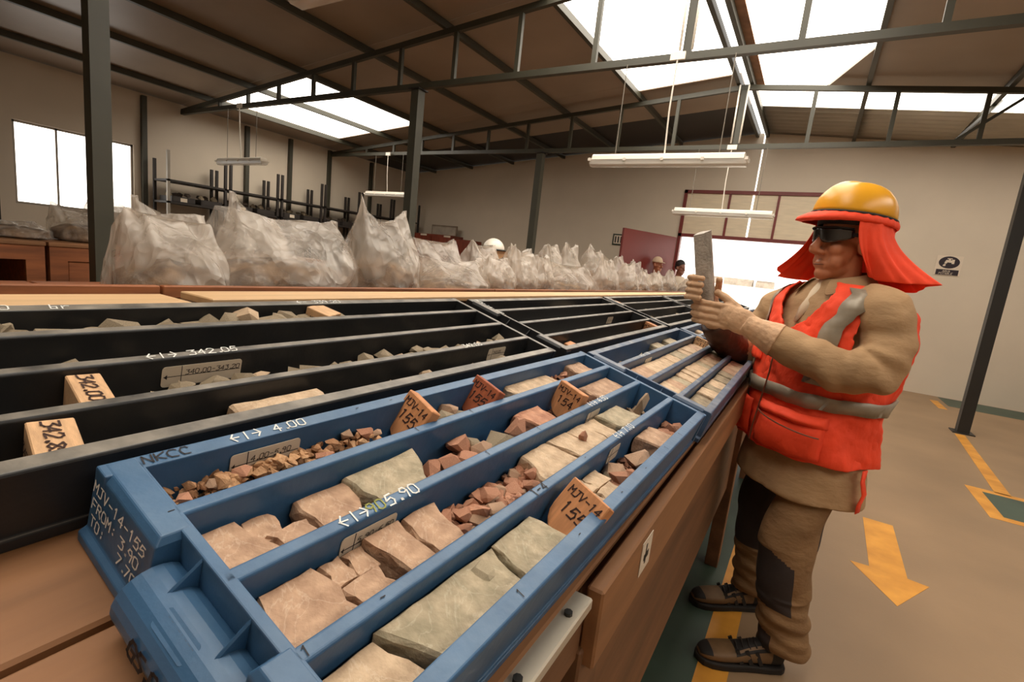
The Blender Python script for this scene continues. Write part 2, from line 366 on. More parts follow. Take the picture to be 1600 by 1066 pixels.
for ks, y in enumerate((3.87, 5.55, 6.45, 7.4, 8.6)):
    b = MB(); b.bb(X0+.001, X0+.07, y-.035, y+.035, 0, zroof(X0)+.06)
    tag(b.build('wall_stud', m_steel), ['first','second','third','fourth','fifth'][ks]+' dark steel stud along the side wall counted from the window', 'stud', 'studs along the side wall')
# ------------------------------------------------------------------ hanging lamps
m_wire = M('grey_wire', (120,112,100), .5, var=0)
m_tubeL = M('fluorescent_tube', (240,236,226), .3, var=0)
def lamp(xa, xb, y, z, label):
    t = empty('hanging_lamp', ((xa+xb)/2, y, z), label=label, cat='lamp', group='hanging fluorescent lamps')
    b = MB()
    pr = [(-.06,.0),(-.05,.035),(-.03,.05),(.03,.05),(.05,.035),(.06,.0)]
    b.loft([[(x,y+p,z+q) for p, q in pr] for x in (xa+.02, xb-.02)]); b.build('housing', m_white, t, world=True)
    b = MB(); pr2 = [(.058,-.002),(.05,-.04),(.03,-.055),(-.03,-.055),(-.05,-.04),(-.058,-.002)]
    b.loft([[(x,y+p,z+q) for p, q in pr2] for x in (xa, xb)]); b.build('diffuser', m_clear, t, world=True)
    for s_ in (-.025, .025):
        b = MB(); b.tube([(xa+.05,y+s_,z-.022),(xb-.05,y+s_,z-.022)], .013, 10); b.build('tube', m_tubeL, t, world=True, smooth=True)
    for x in [xa+(xb-xa)*k/4 for k in range(5)]:
        b = MB(); b.bb(min(max(x,xa),xb)-.012, min(max(x,xa),xb)+.012, y-.066, y+.066, z-.012, z+.012); b.build('clip', m_white, t, world=True)
    for x in (xa+.22, xb-.22):
        b = MB(); b.tube([(x,y,z+.048),(x,y,3.192)], .004, 6); b.build('suspension_wire', m_wire, t, world=True)
    xm = (xa+xb)/2
    b = MB(); b.bb(xm-.06, xm+.06, y-.05, y-.03, 3.17, 3.23); b.build('junction_box', m_white, t, world=True)
    b = MB(); b.tube([(xm,y-.04,3.17),(xm-.01,y-.02,(z+3.17)/2),(xm,y,z+.05)], .007, 6); b.build('cable', m_white, t, world=True)
lamp(-1.96, -.63, 4.40, 2.38, 'white fluorescent lamp hung from truss before the roof lights')
lamp(-1.92, -.62, 7.40, 2.34, 'white fluorescent lamp hung in front of the transom panes')
lamp(-8.3, -7.1, 7.40, 2.42, 'white fluorescent lamp hung near the corner of the white walls')
lamp(-8.3, -7.1, 4.40, 2.41, 'white fluorescent lamp hung before the shelving at the side wall')
lamp(-2.06, -.76, 1.40, 2.40, 'white fluorescent lamp hung above the black trays')
for y in (4.45, 7.44):
    for k, dx in enumerate((-.05, .05)):
        b = MB(); b.tube([(XR+dx, y-.05, 3.26),(XR+dx*1.1, y-.05, ZR+.02)], .011, 8)
        tag(b.build('conduit_pipe', m_white, smooth=True), 'thin grey conduit pipe up the middle post of the %s' % ('truss before the roof lights' if y < 5 else 'truss nearest the corrugated roof'), 'pipe', 'conduits on the trusses')
# water sign on the back wall
sg = empty('wall_sign', (1.69, Y1-.012, 2.03), label='dark round tap sign with caption plate on white wall', cat='sign')
m_sgn = M('sign_navy', (38,26,34), .5, var=.05); m_sgw = M('sign_white', (216,200,180), .5, var=.03)
b = MB(); b.bb(1.535, 1.845, Y1-.008, Y1-.001, 1.885, 2.185); b.build('backing', m_sgw, sg, world=True)
def facing(x, z, dy): return frame((x, Y1-dy, z), (1,0,0), (0,0,1))
IS = MW[sg.name].inverted()
b = MB(); b.prism([(.125*math.cos(2*math.pi*k/28), .092*math.sin(2*math.pi*k/28)) for k in range(28)], 0, .003, T=facing(1.69,2.085,.008)); b.build('disc', m_sgn, sg, world=True)
b = MB(); b.bb(1.555, 1.825, Y1-.011, Y1-.008, 1.892, 1.975); b.build('caption_plate', m_sgn, sg, world=True)
b = MB(); F = facing(1.69, 2.085, .0112)
for P in ([(-.055,.0),(-.04,.035),(.03,.035),(.03,-.005),(-.02,-.0),(-.03,-.02),(-.055,-.02)], [(.03,-.02),(.06,-.02),(.06,.045),(.03,.045)], [(-.012,.035),(.01,.035),(.01,.05),(-.012,.05)], [(-.03,.05),(.03,.05),(.03,.062),(-.03,.062)], [(-.07,-.06),(-.04,-.06),(-.035,-.035),(-.045,-.022),(-.065,-.035)]):
    b.prism(P, 0, .002, T=F)
b.build('tap_pictogram', m_sgw, sg, world=True)
for tx, zz, xx in (('AGUA', 1.938, 1.632), ('POTABLE', 1.903, 1.592)):
    writing('caption', tx, IS @ facing(xx, zz, .0115), .026, m_sgw, sg, w=.0045, slant=.15)
# small framed notice half hidden behind the red leaf
ns = empty('wall_notice', (-3.68, Y1-.01, 2.04), label='small dark framed notice on white wall beside red door', cat='sign')
b = MB(); b.bb(-3.76, -3.5, Y1-.02, Y1-.001, 1.93, 2.16); b.build('frame', M('dark_green_frame', (48,56,44), .5), ns, world=True)
b = MB(); b.bb(-3.73, -3.53, Y1-.024, Y1-.02, 1.96, 2.13); b.build('sheet', m_sgw, ns, world=True)
for k in range(3):
    b = MB(); b.bb(-3.71+.06*k, -3.68+.06*k, Y1-.026, Y1-.024, 1.98, 2.11); b.build('print', m_dark, ns, world=True)
# ------------------------------------------------------------------ sloping tray table
TT = .258; cT, sT = math.cos(TT), math.sin(TT)
TBL = Matrix(((cT,0,sT,0),(0,1,0,0),(-sT,0,cT,H),(0,0,0,1)))   # x down the slope to the walkway, y along, z off the board
HC = .078; ZT = -.3314-HC                                        # table board in that frame
CW, CL_, PITCH = .34, 1.015, .085
rack = empty('tray_table', (-.55, 2.6, 0), label='long sloping wooden table carrying blue and black core trays', cat='table')
IR = MW[rack.name].inverted()
RT = IR @ TBL
tx = -.071
for k in range(6):
    w = .128
    b = MB(); b.bb(tx-w+.003, tx-.003, -.75+.02*(k % 2), 5.55, ZT-.02, ZT); bev(b.build('plank', m_wood, rack, T=RT), .003, 1)
    tx -= w
for y0_, y1_ in ((-.75, .415), (.445, 2.35), (2.36, 4.0), (4.01, 5.55)):
    zz = 1.274 if y0_ < 0 else 1.279
    b = MB(); b.bb(-.965, -.858, y0_, y1_, zz-.014, zz); bev(b.build('plywood_strip', m_ply, rack, world=True), .002, 1)
b = MB(); b.bb(-.955, -.94, -.75, 5.55, 1.16, 1.26); b.build('strip_support', m_woodd, rack, world=True)
ex = (TBL @ Vector((-.071, 0, ZT))).x; ez = (TBL @ Vector((-.071, 0, ZT))).z
b = MB(); b.bb(ex+.002, ex+.024, .535, 5.55, ez-.115, ez-.006); bev(b.build('apron', m_wood, rack, world=True), .003, 1)
b = MB(); b.bb(ex-.035, ex-.015, .62, 5.5, .42, ez-.06); bev(b.build('side_panel', m_woodd, rack, world=True), .003, 1)
b = MB(); b.bb(-.9, ex-.035, .62, 5.5, .42, .445); b.build('lower_shelf', m_woodd, rack, world=True)
b = MB(); b.bb(ex-.008, ex+.018, -.75, .515, ez-.018, ez-.003); bo = b.build('edge_strip', M('pale_metal_strip', (198,188,170), .4, metal=.3, var=.1), rack, world=True); bev(bo, .002, 1)
for y in (.12, .36, .47):
    b = MB(); b.tube([(ex+.006,y,ez-.004),(ex+.006,y,ez+.001)], .005, 8); b.build('bolt', m_dark, bo, world=True)
b = MB(); b.bb(ex-.02, ex+.004, -.75, .53, ez-.1, ez-.022); b.build('rail', m_woodd, rack, world=True)
for y in (-.6, .565, 2.55, 3.9, 5.45):
    for xx, zt in ((ex-.02, ez-.06), (-.93, 1.20)):
        b = MB(); b.bb(xx-.03, xx+.03, y-.04, y+.04, 0, zt-.03); bev(b.build('leg', m_woodd, rack, world=True), .003, 1)
b = MB(); b.bb(ex+.0245, ex+.0255, .70, .755, ez-.075, ez-.02); st = b.build('paper_tag', M('white_paper', (214,200,180), .7, var=.06), rack, world=True)
b = MB(); b.bb(ex+.0255, ex+.026, .715, .74, ez-.055, ez-.045); b.bb(ex+.0255, ex+.026, .722, .728, ez-.062, ez-.03); b.build('mark', m_dark, st, world=True)
# ------------------------------------------------------------------ core trays
def dusty(name, col, dust, rough=.42, amt=.75, edge=.35):  # second colour on upward faces: dust, but lit rims on the clean blue
    m = M(name, col, rough, var=.14, scale=14, bump=.06, bscale=90); nt = m.node_tree; N = nt.nodes; L = nt.links; b = N['Principled BSDF']
    src = b.inputs['Base Color'].links[0].from_socket
    g = N.new('ShaderNodeNewGeometry'); tc = N.new('ShaderNodeTexCoord'); nz = N.new('ShaderNodeTexNoise'); nz.inputs['Scale'].default_value = 22; nz.inputs['Detail'].default_value = 7
    L.new(tc.outputs['Object'], nz.inputs['Vector'])
    sx = N.new('ShaderNodeSeparateXYZ'); L.new(g.outputs['Normal'], sx.inputs[0])
    r = N.new('ShaderNodeMapRange'); r.inputs[1].default_value = .75; r.inputs[2].default_value = .97; L.new(sx.outputs['Z'], r.inputs[0])
    r2 = N.new('ShaderNodeMapRange'); r2.inputs[1].default_value = edge; r2.inputs[2].default_value = .72; r2.inputs[4].default_value = amt; L.new(nz.outputs['Fac'], r2.inputs[0])
    mu = N.new('ShaderNodeMath'); mu.operation = 'MULTIPLY'; L.new(r.outputs[0], mu.inputs[0]); L.new(r2.outputs[0], mu.inputs[1])
    mx = N.new('ShaderNodeMix'); mx.data_type = 'RGBA'; mx.inputs['B'].default_value = (*lin(dust), 1)
    L.new(mu.outputs[0], mx.inputs['Factor']); L.new(src, mx.inputs['A']); L.new(mx.outputs['Result'], b.inputs['Base Color'])
    return m
m_blue = dusty('blue_plastic', (54,92,128), (112,138,162), amt=.35)  # lighter blue paints the lit rims of the clean tray
m_blue2 = dusty('dusty_blue_plastic', (62,84,112), (150,150,150), amt=.6)
m_blk = dusty('black_plastic', (32,33,35), (150,142,130), amt=.95, edge=.18)
def tray_mesh():
    b = MB(); W, Lc = CW, CL_; h = HC
    def wall(xc, wt, wb, y0, y1):
        b.loft([[(xc-wb/2,y,.004),(xc+wb/2,y,.004),(xc+wt/2,y,h-.002),(xc+wt/2-.002,y,h),(xc-wt/2+.002,y,h),(xc-wt/2,y,h-.002)] for y in (y0, y1)])
    for k in (1, 2, 3): wall(-W+PITCH*k, .015, .021, .022, Lc-.014)
    # outer rails: flat top, side falls outwards to a skirt
    for s in (0, 1):
        X = -W if s == 0 else 0; d = 1 if s == 0 else -1
        pr = [(X+d*.004,.012),(X-d*.006+d*.006,.012),(X-d*.0,.0),(X+d*.026,.0),(X+d*.021,h),(X+d*.003,h),(X+d*.0015,h-.003)]
        if s: pr = pr[::-1]
        b.loft([[(x,y,z) for x, z in pr] for y in (.0, Lc)][::-1])
    b.bb(-W+.004, -.004, .006, Lc-.006, .002, .008)
    # near end: thin wall, two solid corner blocks with flared foot, handle bay between
    b.bb(-W+.01, -.01, .020, .030, .004, h)
    for x0, x1 in ((-W, -W+.112), (-.098, 0)):
        b.loft([[(x0,-.008,0),(x1,-.008,0),(x1,.026,0),(x0,.026,0)], [(x0,-.008,.010),(x1,-.008,.010),(x1,.026,.010),(x0,.026,.010)], [(x0,-.002,.014),(x1,-.002,.014),(x1,.026,.014),(x0,.026,.014)],
                [(x0,.001,h-.006),(x1,.001,h-.006),(x1,.028,h-.006),(x0,.028,h-.006)], [(x0+.004,.006,h+.0004),(x1-.004,.006,h+.0004),(x1-.004,.028,h+.0004),(x0+.004,.028,h+.0004)]])
    # far end
    b.loft([[(-W,Lc-.018,0),(0,Lc-.018,0),(0,Lc,0),(-W,Lc,0)], [(-W,Lc-.014,h),(0,Lc-.014,h),(0,Lc-.002,h),(-W,Lc-.002,h)]])
    return b
def handle_mesh():
    b = MB(); xa, xb = -CW+.113, -.099; r = .021
    arc = [(.002+math.cos(a)*.027, .030+math.sin(a)*.027) for a in [math.radians(20+15*k) for k in range(17)]]
    b.loft([[(x,y,z) for y, z in arc]+[(x,.021,.006)] for x in (xa, xb)][::-1])
    for x in (xa+.030, xb-.030):
        b.add([(x-.0015,.021,HC),(x-.0015,.021,.03),(x-.0015,-.026,.034),(x+.0015,.021,HC),(x+.0015,.021,.03),(x+.0015,-.026,.034)], [(0,1,2),(5,4,3),(0,2,5,3),(1,4,5,2),(0,3,4,1)])
    return b
def plate_mesh():
    b = MB(); xa, xb = -CW+.155, -.141; T = frame((0,0,0), (1,0,0), (0,math.cos(.5),math.sin(.5)))
    n = 16; poly = []
    for k in range(n):
        a = 2*math.pi*k/n; poly.append(((xa+xb)/2+(.5*(xb-xa)-.004)*(1 if math.cos(a) > 0 else -1)+.004*math.cos(a), .004*(1 if math.sin(a) >= 0 else -1)+.004*math.sin(a)))
    b.prism(poly, -.002, .003, T=Matrix.Translation((0,-.009,.0505)) @ T); return b
TR = {}
def tray(key, mat, sh, lo, yaw, label, group):
    T = TBL @ Matrix.Translation((-sh, lo, ZT+.0005)) @ Matrix.Rotation(yaw, 4, 'Z')
    t = empty('core_tray', T, label=label, cat='tray', group=group)
    o = tray_mesh().build('tray_body', mat, t); bev(o, .0016, 2)
    hd = handle_mesh().build('handle', mat, t); bev(hd, .0015, 1)
    if lo < 2.0: plate_mesh().build('name_plate', mat, hd)
    TR[key] = t; return t
gb = 'blue core trays on the sloping table'; gk = 'black core trays on the sloping table'
tray('b1', m_blue, .0855, .158, -.011, 'clean blue plastic core tray with handwritten hole number at near end', gb)
tray('b2', m_blue2, .066, 1.200, .006, 'dusty blue core tray full of split core right behind the clean one', gb)
tray('b3', m_blue2, .064, 2.246, .004, 'dusty blue core tray below the hands of the worker', gb)
tray('b4', m_blue2, .062, 3.292, .0, 'dusty blue core tray partly hidden behind the worker', gb)
tray('b5', m_blue2, .062, 4.338, .0, 'last dusty blue core tray of the row behind the worker', gb)
tray('k1', m_blk, .437, .062, .0, 'black plastic core tray holding wooden depth blocks and grey rubble', gk)
tray('k2', m_blk, .430, 1.125, .0, 'nearly empty black core tray with white hole number at handle end', gk)
tray('k3', m_blk, .430, 2.180, .0, 'third black core tray along the row of black trays', gk)
tray('k4', m_blk, .430, 3.235, .0, 'fourth black core tray along the row, beyond the gloved hands', gk)
tray('k5', m_blk, .430, 4.290, .0, 'last black core tray at the far end of the row', gk)
m_wpaint = M('white_paint_marker', (226,226,220), .6, var=0); m_ink = M('black_marker_ink', (32,26,30), .7, var=0); m_brownink = M('brown_marker_ink', (58,34,26), .8, var=0)
m_stick = M('cream_sticker', (204,190,170), .6, var=.08, scale=20); m_yelp = M('yellow_chalk', (150,150,70), .7, var=0)
def wallx(k): return -CW+PITCH*k          # centre of divider k (0 = upper outer rail, 4 = lower outer rail)
def railtext(key, k, y, text, h=.0125, m=None, dx=0.):
    x = wallx(k)+(.0115 if k == 0 else -.0115 if k == 4 else 0)+h*.5+dx
    return writing('marking', text, frame((x, y, HC+.0002), (0,1,0), (-1,0,0)), h, m or m_wpaint, TR[key])
def sticker(key, k, y0, y1, text, zt=.066, zb=.038):
    t = TR[key]
    x = wallx(k)+(.0222 if k == 0 else .0080)
    dzx = (.0052 if k == 0 else .0031)/.074                     # the wall leans out towards its foot
    F = frame((x+dzx*(HC-zb), y0, zb), (0,1,0), (-dzx,0,1))
    b = MB(); w, hh = y1-y0, zt-zb; r = .004; poly = []
    for cx, cy, a0 in ((w-r,hh-r,0),(r,hh-r,90),(r,r,180),(w-r,r,270)):
        for q in range(4): a = math.radians(a0+30*q); poly.append((cx+r*math.cos(a), cy+r*math.sin(a)))
    b.prism(poly, .0, .0009); s = b.build('sticker', m_stick, t, T=F)
    b = MB(); b.bb(.22*w, .22*w+.0008, .0, hh, .0009, .0012); b.bb(.02*w, .98*w, hh*.5-.0004, hh*.5+.0004, .0009, .0012)
    b.add([(.02*w,hh*.5,.0012),(.06*w,hh*.62,.0012),(.06*w,hh*.38,.0012)], [(0,2,1)]); b.build('ruled_line', m_ink, s)
    if text: writing('sticker_writing', text, frame((.27*w, hh*.55, .0009), (1,0,0), (0,1,0)), .0062, m_ink, s)
for i, s_ in enumerate(('MJV-14-155', 'FROM: 3.90', 'TO:')):
    writing('marking', s_, frame((-CW+.008, -.0015-.0003*i, .057-.018*i), (1,0,0), (0,.045,1)), .0105, m_wpaint, TR['b1'], w=.0015)
writing('marking', '7.70', frame((-CW+.062, -.0021, .021), (1,0,0), (0,.045,1)), .0105, m_wpaint, TR['b1'], w=.0015)
railtext('b1', 0, .108, '<+> 4.00'); railtext('b1', 2, .125, '<+>'); railtext('b1', 2, .158, '90', m=m_yelp); railtext('b1', 2, .182, '5.90', h=.014)
railtext('b1', 0, .03, 'NKCC', m=m_ink, h=.011); railtext('b1', 2, .70, '<+> 6.50'); railtext('b1', 3, .63, '<+> 7.10'); railtext('b1', 3, .345, '1-4', m=m_ink)
for k, y in ((0,.27),(0,.33),(1,.31),(1,.43),(2,.36),(2,.5),(3,.03),(3,.1),(4,.2),(4,.33),(4,.47),(4,.58),(4,.7),(1,.02),(2,.62),(3,.5),(4,.8),(4,.9)):
    railtext('b1', k, y, '-' if (k+int(y*100)) % 2 else '1', m=m_ink, h=.008)
writing('marking', 'GS.01', frame((-CW+.150, -.0262, .024), (1,0,0), (0,.12,1)), .013, m_ink, TR['b1'], w=.003)
writing('marking', 'CONTACTO', frame((-CW+.160, -.0122, .0520), (1,0,0), (0,math.cos(.5),math.sin(.5))), .005, m_blue2, TR['b1'], w=.0006)
sticker('b1', 0, .105, .185, '4.00-5.90'); sticker('b1', 2, .125, .195, '5.90-6.50'); sticker('b1', 2, .69, .75, ''); sticker('b1', 3, .60, .65, '')
railtext('k1', 0, .03, '<- 339.70   br'); railtext('k1', 0, .52, '<- 339.20'); railtext('k1', 2, .21, '<+> 342.05'); railtext('k1', 3, .74, '342.05')
sticker('k1', 2, .225, .325, '340.00-343.20'); sticker('k1', 3, .83, .90, '342.05')
for key in ('k2', 'k3'):
    writing('marking', 'MJV-14-160', frame((-CW+.008, -.0015, .048), (1,0,0), (0,.045,1)), .0125, m_wpaint, TR[key], w=.002)
    writing('marking', 'MJV-14-160', frame((-CW+.012, .022, HC+.0008), (1,0,0), (0,1,0)), .011, m_wpaint, TR[key], w=.002)
sticker('k2', 2, .70, .76, ''); sticker('k2', 1, .02, .08, ''); sticker('b2', 1, .26, .33, ''); railtext('b2', 1, .22, '<+> 118')
for key in ('b2', 'b3', 'k2', 'k3'):
    for k in range(5):
        for q in range(6): railtext(key, k, .08+.16*q+.03*((k*7+q*3) % 4), '1', m=m_wpaint if q % 2 else m_ink, h=.01)
# ------------------------------------------------------------------ rocks
def rockmat(name, a, b_, c, sc=40):
    m = M(name, a, .75, var=.2, col2=b_, scale=sc, bump=.35, bscale=120, detail=9, ramp=(.35,.65)); nt = m.node_tree; N = nt.nodes; L = nt.links
    bs = N['Principled BSDF']; src = bs.inputs['Base Color'].links[0].from_socket
    tc = N.new('ShaderNodeTexCoord'); v = N.new('ShaderNodeTexNoise'); v.inputs['Scale'].default_value = sc*.35; v.inputs['Detail'].default_value = 6; v.inputs['Distortion'].default_value = 2.
    L.new(tc.outputs['Object'], v.inputs['Vector'])
    r = N.new('ShaderNodeValToRGB'); e = r.color_ramp.elements; e[0].position = .485; e[0].color = (0,0,0,1); e[1].position = .5; e[1].color = (.3,.3,.3,1); q = e.new(.515); q.color = (0,0,0,1)
    L.new(v.outputs['Fac'], r.inputs[0])
    mx = N.new('ShaderNodeMix'); mx.data_type = 'RGBA'; mx.inputs['B'].default_value = (*lin(c), 1); L.new(r.outputs[0], mx.inputs['Factor']); L.new(src, mx.inputs['A']); L.new(mx.outputs['Result'], bs.inputs['Base Color'])
    return m
RM = {'green': rockmat('greenish_rock', (160,148,120), (188,170,142), (206,196,172)), 'pink': rockmat('pinkish_rock', (170,132,104), (196,160,130), (222,200,176)),
      'red': rockmat('reddish_rock', (166,106,78), (200,146,114), (206,170,144)), 'pale': rockmat('pale_rock', (190,160,128), (212,184,152), (226,208,184)), 'grey': rockmat('grey_brown_rock', (128,112,90), (166,148,120), (196,184,160)), 'sand': rockmat('sandy_rubble', (160,110,72), (190,146,104), (210,180,140), 25)}
rr = random.Random(11)
def hull(rng, n=13):
    bm = bmesh.new()
    for i in range(n):
        v = Vector((rng.gauss(0,1), rng.gauss(0,1), rng.gauss(0,1))).normalized()*rng.uniform(.82,1.0)
        bm.verts.new(v)
    r = bmesh.ops.convex_hull(bm, input=bm.verts)
    junk = [g for g in r['geom_interior'] if isinstance(g, bmesh.types.BMVert)]
    if junk: bmesh.ops.delete(bm, geom=junk, context='VERTS')
    bm.verts.index_update(); V = [v.co.copy() for v in bm.verts]; F = [tuple(v.index for v in f.verts) for f in bm.faces]; bm.free()
    return V, F
HULLS = [hull(rr) for _ in range(14)]
HM = {}
def rock(key, ch, y, size, mk, z=None, name='rock_chunk', label=None, cat='rock', group=None, dx=0., rot=None):
    hi = rr.randrange(14)
    if (hi, mk) not in HM:
        me = bpy.data.meshes.new('rock'); me.from_pydata([tuple(v) for v in HULLS[hi][0]], [], HULLS[hi][1]); me.materials.append(RM[mk]); HM[(hi, mk)] = me
    o = bpy.data.objects.new(name, HM[(hi, mk)]); COL.objects.link(o)
    s = size if isinstance(size, (tuple, list)) else (size*rr.uniform(.8,1.2), size*rr.uniform(.85,1.35), size*rr.uniform(.55,.85))
    Rm = Matrix.Rotation(rr.uniform(-.5,.5) if rot is None else rot[2], 4, 'Z') @ Matrix.Rotation(rr.uniform(-.3,.3) if rot is None else rot[0], 4, 'X') @ Matrix.Rotation(rr.uniform(-.3,.3) if rot is None else rot[1], 4, 'Y')
    Rm = Rm @ Matrix.Diagonal((s[0], s[1], s[2], 1))
    zmin = min((Rm @ v).z for v in HULLS[hi][0])
    xc = -CW+PITCH*(ch-.5)+dx
    o.matrix_world = MW[TR[key].name] @ Matrix.Translation((xc, y, (.0085 if z is None else z)-zmin)) @ Rm
    return tag(o, label, cat, group)
def slab_core(key, ch, y0, y1, mk, label, group, top=.052, e0=0., e1=0., w=.0305, tilt=0., seed=0, x0=-1., x1=1.):
    """half core, sawn face up: y0..y1 along the channel, e0/e1 = skew of its broken ends"""
    rg = random.Random(seed*77+int(y0*1000)+ch); top = top+.002*rg.uniform(-1,1)
    P = []; n = max(3, int((y1-y0)/.016)); Lh = (y1-y0)
    for i in range(n+1): P.append((x1*w+rg.uniform(-.0012,.0012), y0+e0*.5*x1*w/.03+(Lh)*i/n+(e1-e0)*.5*x1*(i/n)))
    for i in range(3): t = (i+1)/4; xx = x1*w+(x0-x1)*w*t; P.append((xx, y1+e1*.5*xx/.03+rg.uniform(-.004,.004)))
    for i in range(n+1): P.append((x0*w+rg.uniform(-.0012,.0012), y1+e1*.5*x0*w/.03-Lh*i/n+(e0-e1)*.5*x0*(i/n)))
    for i in range(3): t = (i+1)/4; xx = x0*w+(x1-x0)*w*t; P.append((xx, y0+e0*.5*xx/.03+rg.uniform(-.004,.004)))
    cx = sum(p[0] for p in P)/len(P); cy = sum(p[1] for p in P)/len(P); k = len(P); g = .0012
    Tl = lambda q: top+tilt*(q[1]-cy)+.0008*rg.uniform(-1,1)
    rings = []
    for s_, dz, jx in ((.955,0,0),(1.,-.003,.0006),(1.,-.016,.0015),(.9,-.03,.001),(.5,-.0425,0)):
        rings.append([(cx+(x-cx)*s_+rg.uniform(-jx,jx), cy+(y-cy)*(s_ if s_ > .9 else (1+s_)/2)+rg.uniform(-jx,jx)*2, max(.0087, Tl((x,y))+dz)) for x, y in P])
    b = MB(); b.loft(rings[::-1])
    xc = -CW+PITCH*(ch-.5)
    T = MW[TR[key].name] @ Matrix.Translation((xc, cy, 0))
    b.v = [(x, y-cy, z) for x, y, z in b.v]
    o = b.build('core_piece', RM[mk], None, T=T)
    return tag(o, label, 'rock core', group)
def rubble(key, ch, y0, y1, n, smin, smax, mk, label, fill=.022, seed=1, slope=0., wide=.028):
    rg = random.Random(seed); V = []; F = []
    xc = -CW+PITCH*(ch-.5)
    for i in range(n):
        hv, hf = HULLS[rg.randrange(14)]; t = rg.random(); s = rg.uniform(smin, smax)*(1 if rg.random() > .15 else 1.35)
        y = y0+(y1-y0)*t; x = rg.uniform(-wide, wide); zz = .009+rg.random()**1.1*fill*(1+slope*(t-.5))*(1-.35*abs(x)/wide)
        R = Matrix.Rotation(rg.uniform(0,6.3), 3, 'Z') @ Matrix.Rotation(rg.uniform(-.8,.8), 3, 'X') @ Matrix.Diagonal((s*rg.uniform(.7,1.2), s*rg.uniform(.9,1.5), s*rg.uniform(.5,.9)))
        n0 = len(V); V += [tuple((R @ v)+Vector((x,y,zz))) for v in hv]; F += [tuple(q+n0 for q in f) for f in hf]
    b = MB(); V = [(min(max(x,-.031),.031)+xc, y, max(z,.0085)) for x, y, z in V]; b.add(V, F)
    o = b.build('rock_rubble', RM[mk], None, T=MW[TR[key].name]); return tag(o, label, 'rubble', kind='stuff')
# clean blue tray, channel by channel (1 = upper, 4 = beside the walkway); y inside the tray
cg = 'split core in the clean blue tray'
C = slab_core
rubble('b1', 1, .034, .29, 900, .0032, .0075, 'sand', 'sandy brown rubble in the upper channel of the clean blue tray', fill=.05, seed=3)
for i, (y, s) in enumerate(((.05,.011),(.085,.009),(.11,.012),(.15,.009),(.2,.01),(.25,.012),(.275,.011),(.29,.008))): rock('b1', 1, y, s, 'red' if i % 2 == 0 else 'pink', z=.048, label='small brown stone lying on sandy rubble in the clean blue tray', group='small stones on the sandy rubble', dx=rr.uniform(-.018,.018), name='rock_chip')
for y, s, mk, dx in ((.375,.018,'pink',.012),(.395,.017,'grey',-.012),(.42,.021,'grey',.008),(.445,.02,'pink',-.006),(.462,.016,'grey',.014)):
    rock('b1', 1, y, s, mk, label='grey brown stone wedged between two wooden plates in the blue tray', group='stones between the wooden plates', dx=dx, z=.036)
rubble('b1', 1, .36, .47, 40, .006, .012, 'grey', 'grey brown rubble between the wooden plates of the clean blue tray', fill=.036, seed=4)
for y, s in ((.565,.013),(.585,.015),(.60,.011)): rock('b1', 1, y, s, 'pink', label='pinkish stone behind the red wooden plate in the blue tray', group='stones behind the red plate', z=.03)
C('b1', 1, .63, .80, 'pale', 'long pale core stick in the upper channel beyond the red plate', cg, top=.052, w=.02)
rubble('b1', 1, .78, .985, 120, .006, .013, 'red', 'reddish rubble at the far end of the upper blue channel', fill=.042, seed=5)
C('b1', 1, .89, .97, 'pink', 'pinkish core piece on reddish rubble in the upper blue channel', cg, top=.06, w=.022)
k2 = 'pinkish split core piece in the second channel of the clean blue tray'
C('b1', 2, .032, .082, 'pink', k2, cg, e1=.02, seed=1); C('b1', 2, .078, .104, 'pink', k2, cg, x0=-1, x1=.1, seed=2, top=.049); C('b1', 2, .086, .128, 'pink', k2, cg, e0=.02, x0=-.1, x1=1, seed=3); C('b1', 2, .132, .19, 'pink', k2, cg, e1=-.012, seed=4, top=.05)
C('b1', 2, .196, .285, 'green', 'largest flat grey slab in the second channel of the clean blue tray', cg, e0=.01, e1=-.03, top=.06, tilt=.05)
rubble('b1', 2, .28, .45, 60, .008, .014, 'red', 'reddish rubble under boulders in the second blue channel', fill=.018, seed=6)
for i, (y, s, mk, dx, z) in enumerate(((.305,.018,'red',.012,.022),(.325,.02,'red',-.012,.02),(.35,.026,'red',.004,.022),(.375,.022,'red',.014,.026),(.385,.024,'red',-.012,.03),(.41,.022,'pink',.01,.026),(.415,.018,'grey',-.014,.03))):
    rock('b1', 2, y, s, mk, z=z, label='reddish boulder heaped in the second channel of the clean blue tray', group='reddish boulders in the second channel', dx=dx)
rock('b1', 2, .47, (.026,.036,.013), 'grey', z=.024, label='flat disc shaped stone leaning in the second blue channel', rot=(.3,-.25,.3)); rock('b1', 2, .445, .017, 'red', z=.012, label='small dark red stone beside the leaning disc stone', dx=.01)
rock('b1', 2, .525, (.022,.03,.022), 'red', z=.02, label='dark red pointed stone behind the leaning disc stone', rot=(.5,0,.4)); C('b1', 2, .555, .63, 'red', 'flat topped reddish core piece before the upright wooden plate', cg, top=.056, w=.027, e0=.02)
rubble('b1', 2, .7, .84, 60, .008, .014, 'red', 'reddish rubble behind the upright plate in the second channel', fill=.02, seed=7)
for y, s in ((.745,.02),(.78,.018),(.80,.016)): rock('b1', 2, y, s, 'red', z=.02, label='reddish stone behind the upright plate in the second channel', group='stones behind the upright plate', dx=rr.uniform(-.01,.01))
C('b1', 2, .83, .985, 'pink', 'long pinkish core piece at the far end of the second blue channel', cg, top=.054, e0=.03)
k3 = 'broken pinkish core piece in the third channel of the clean blue tray'
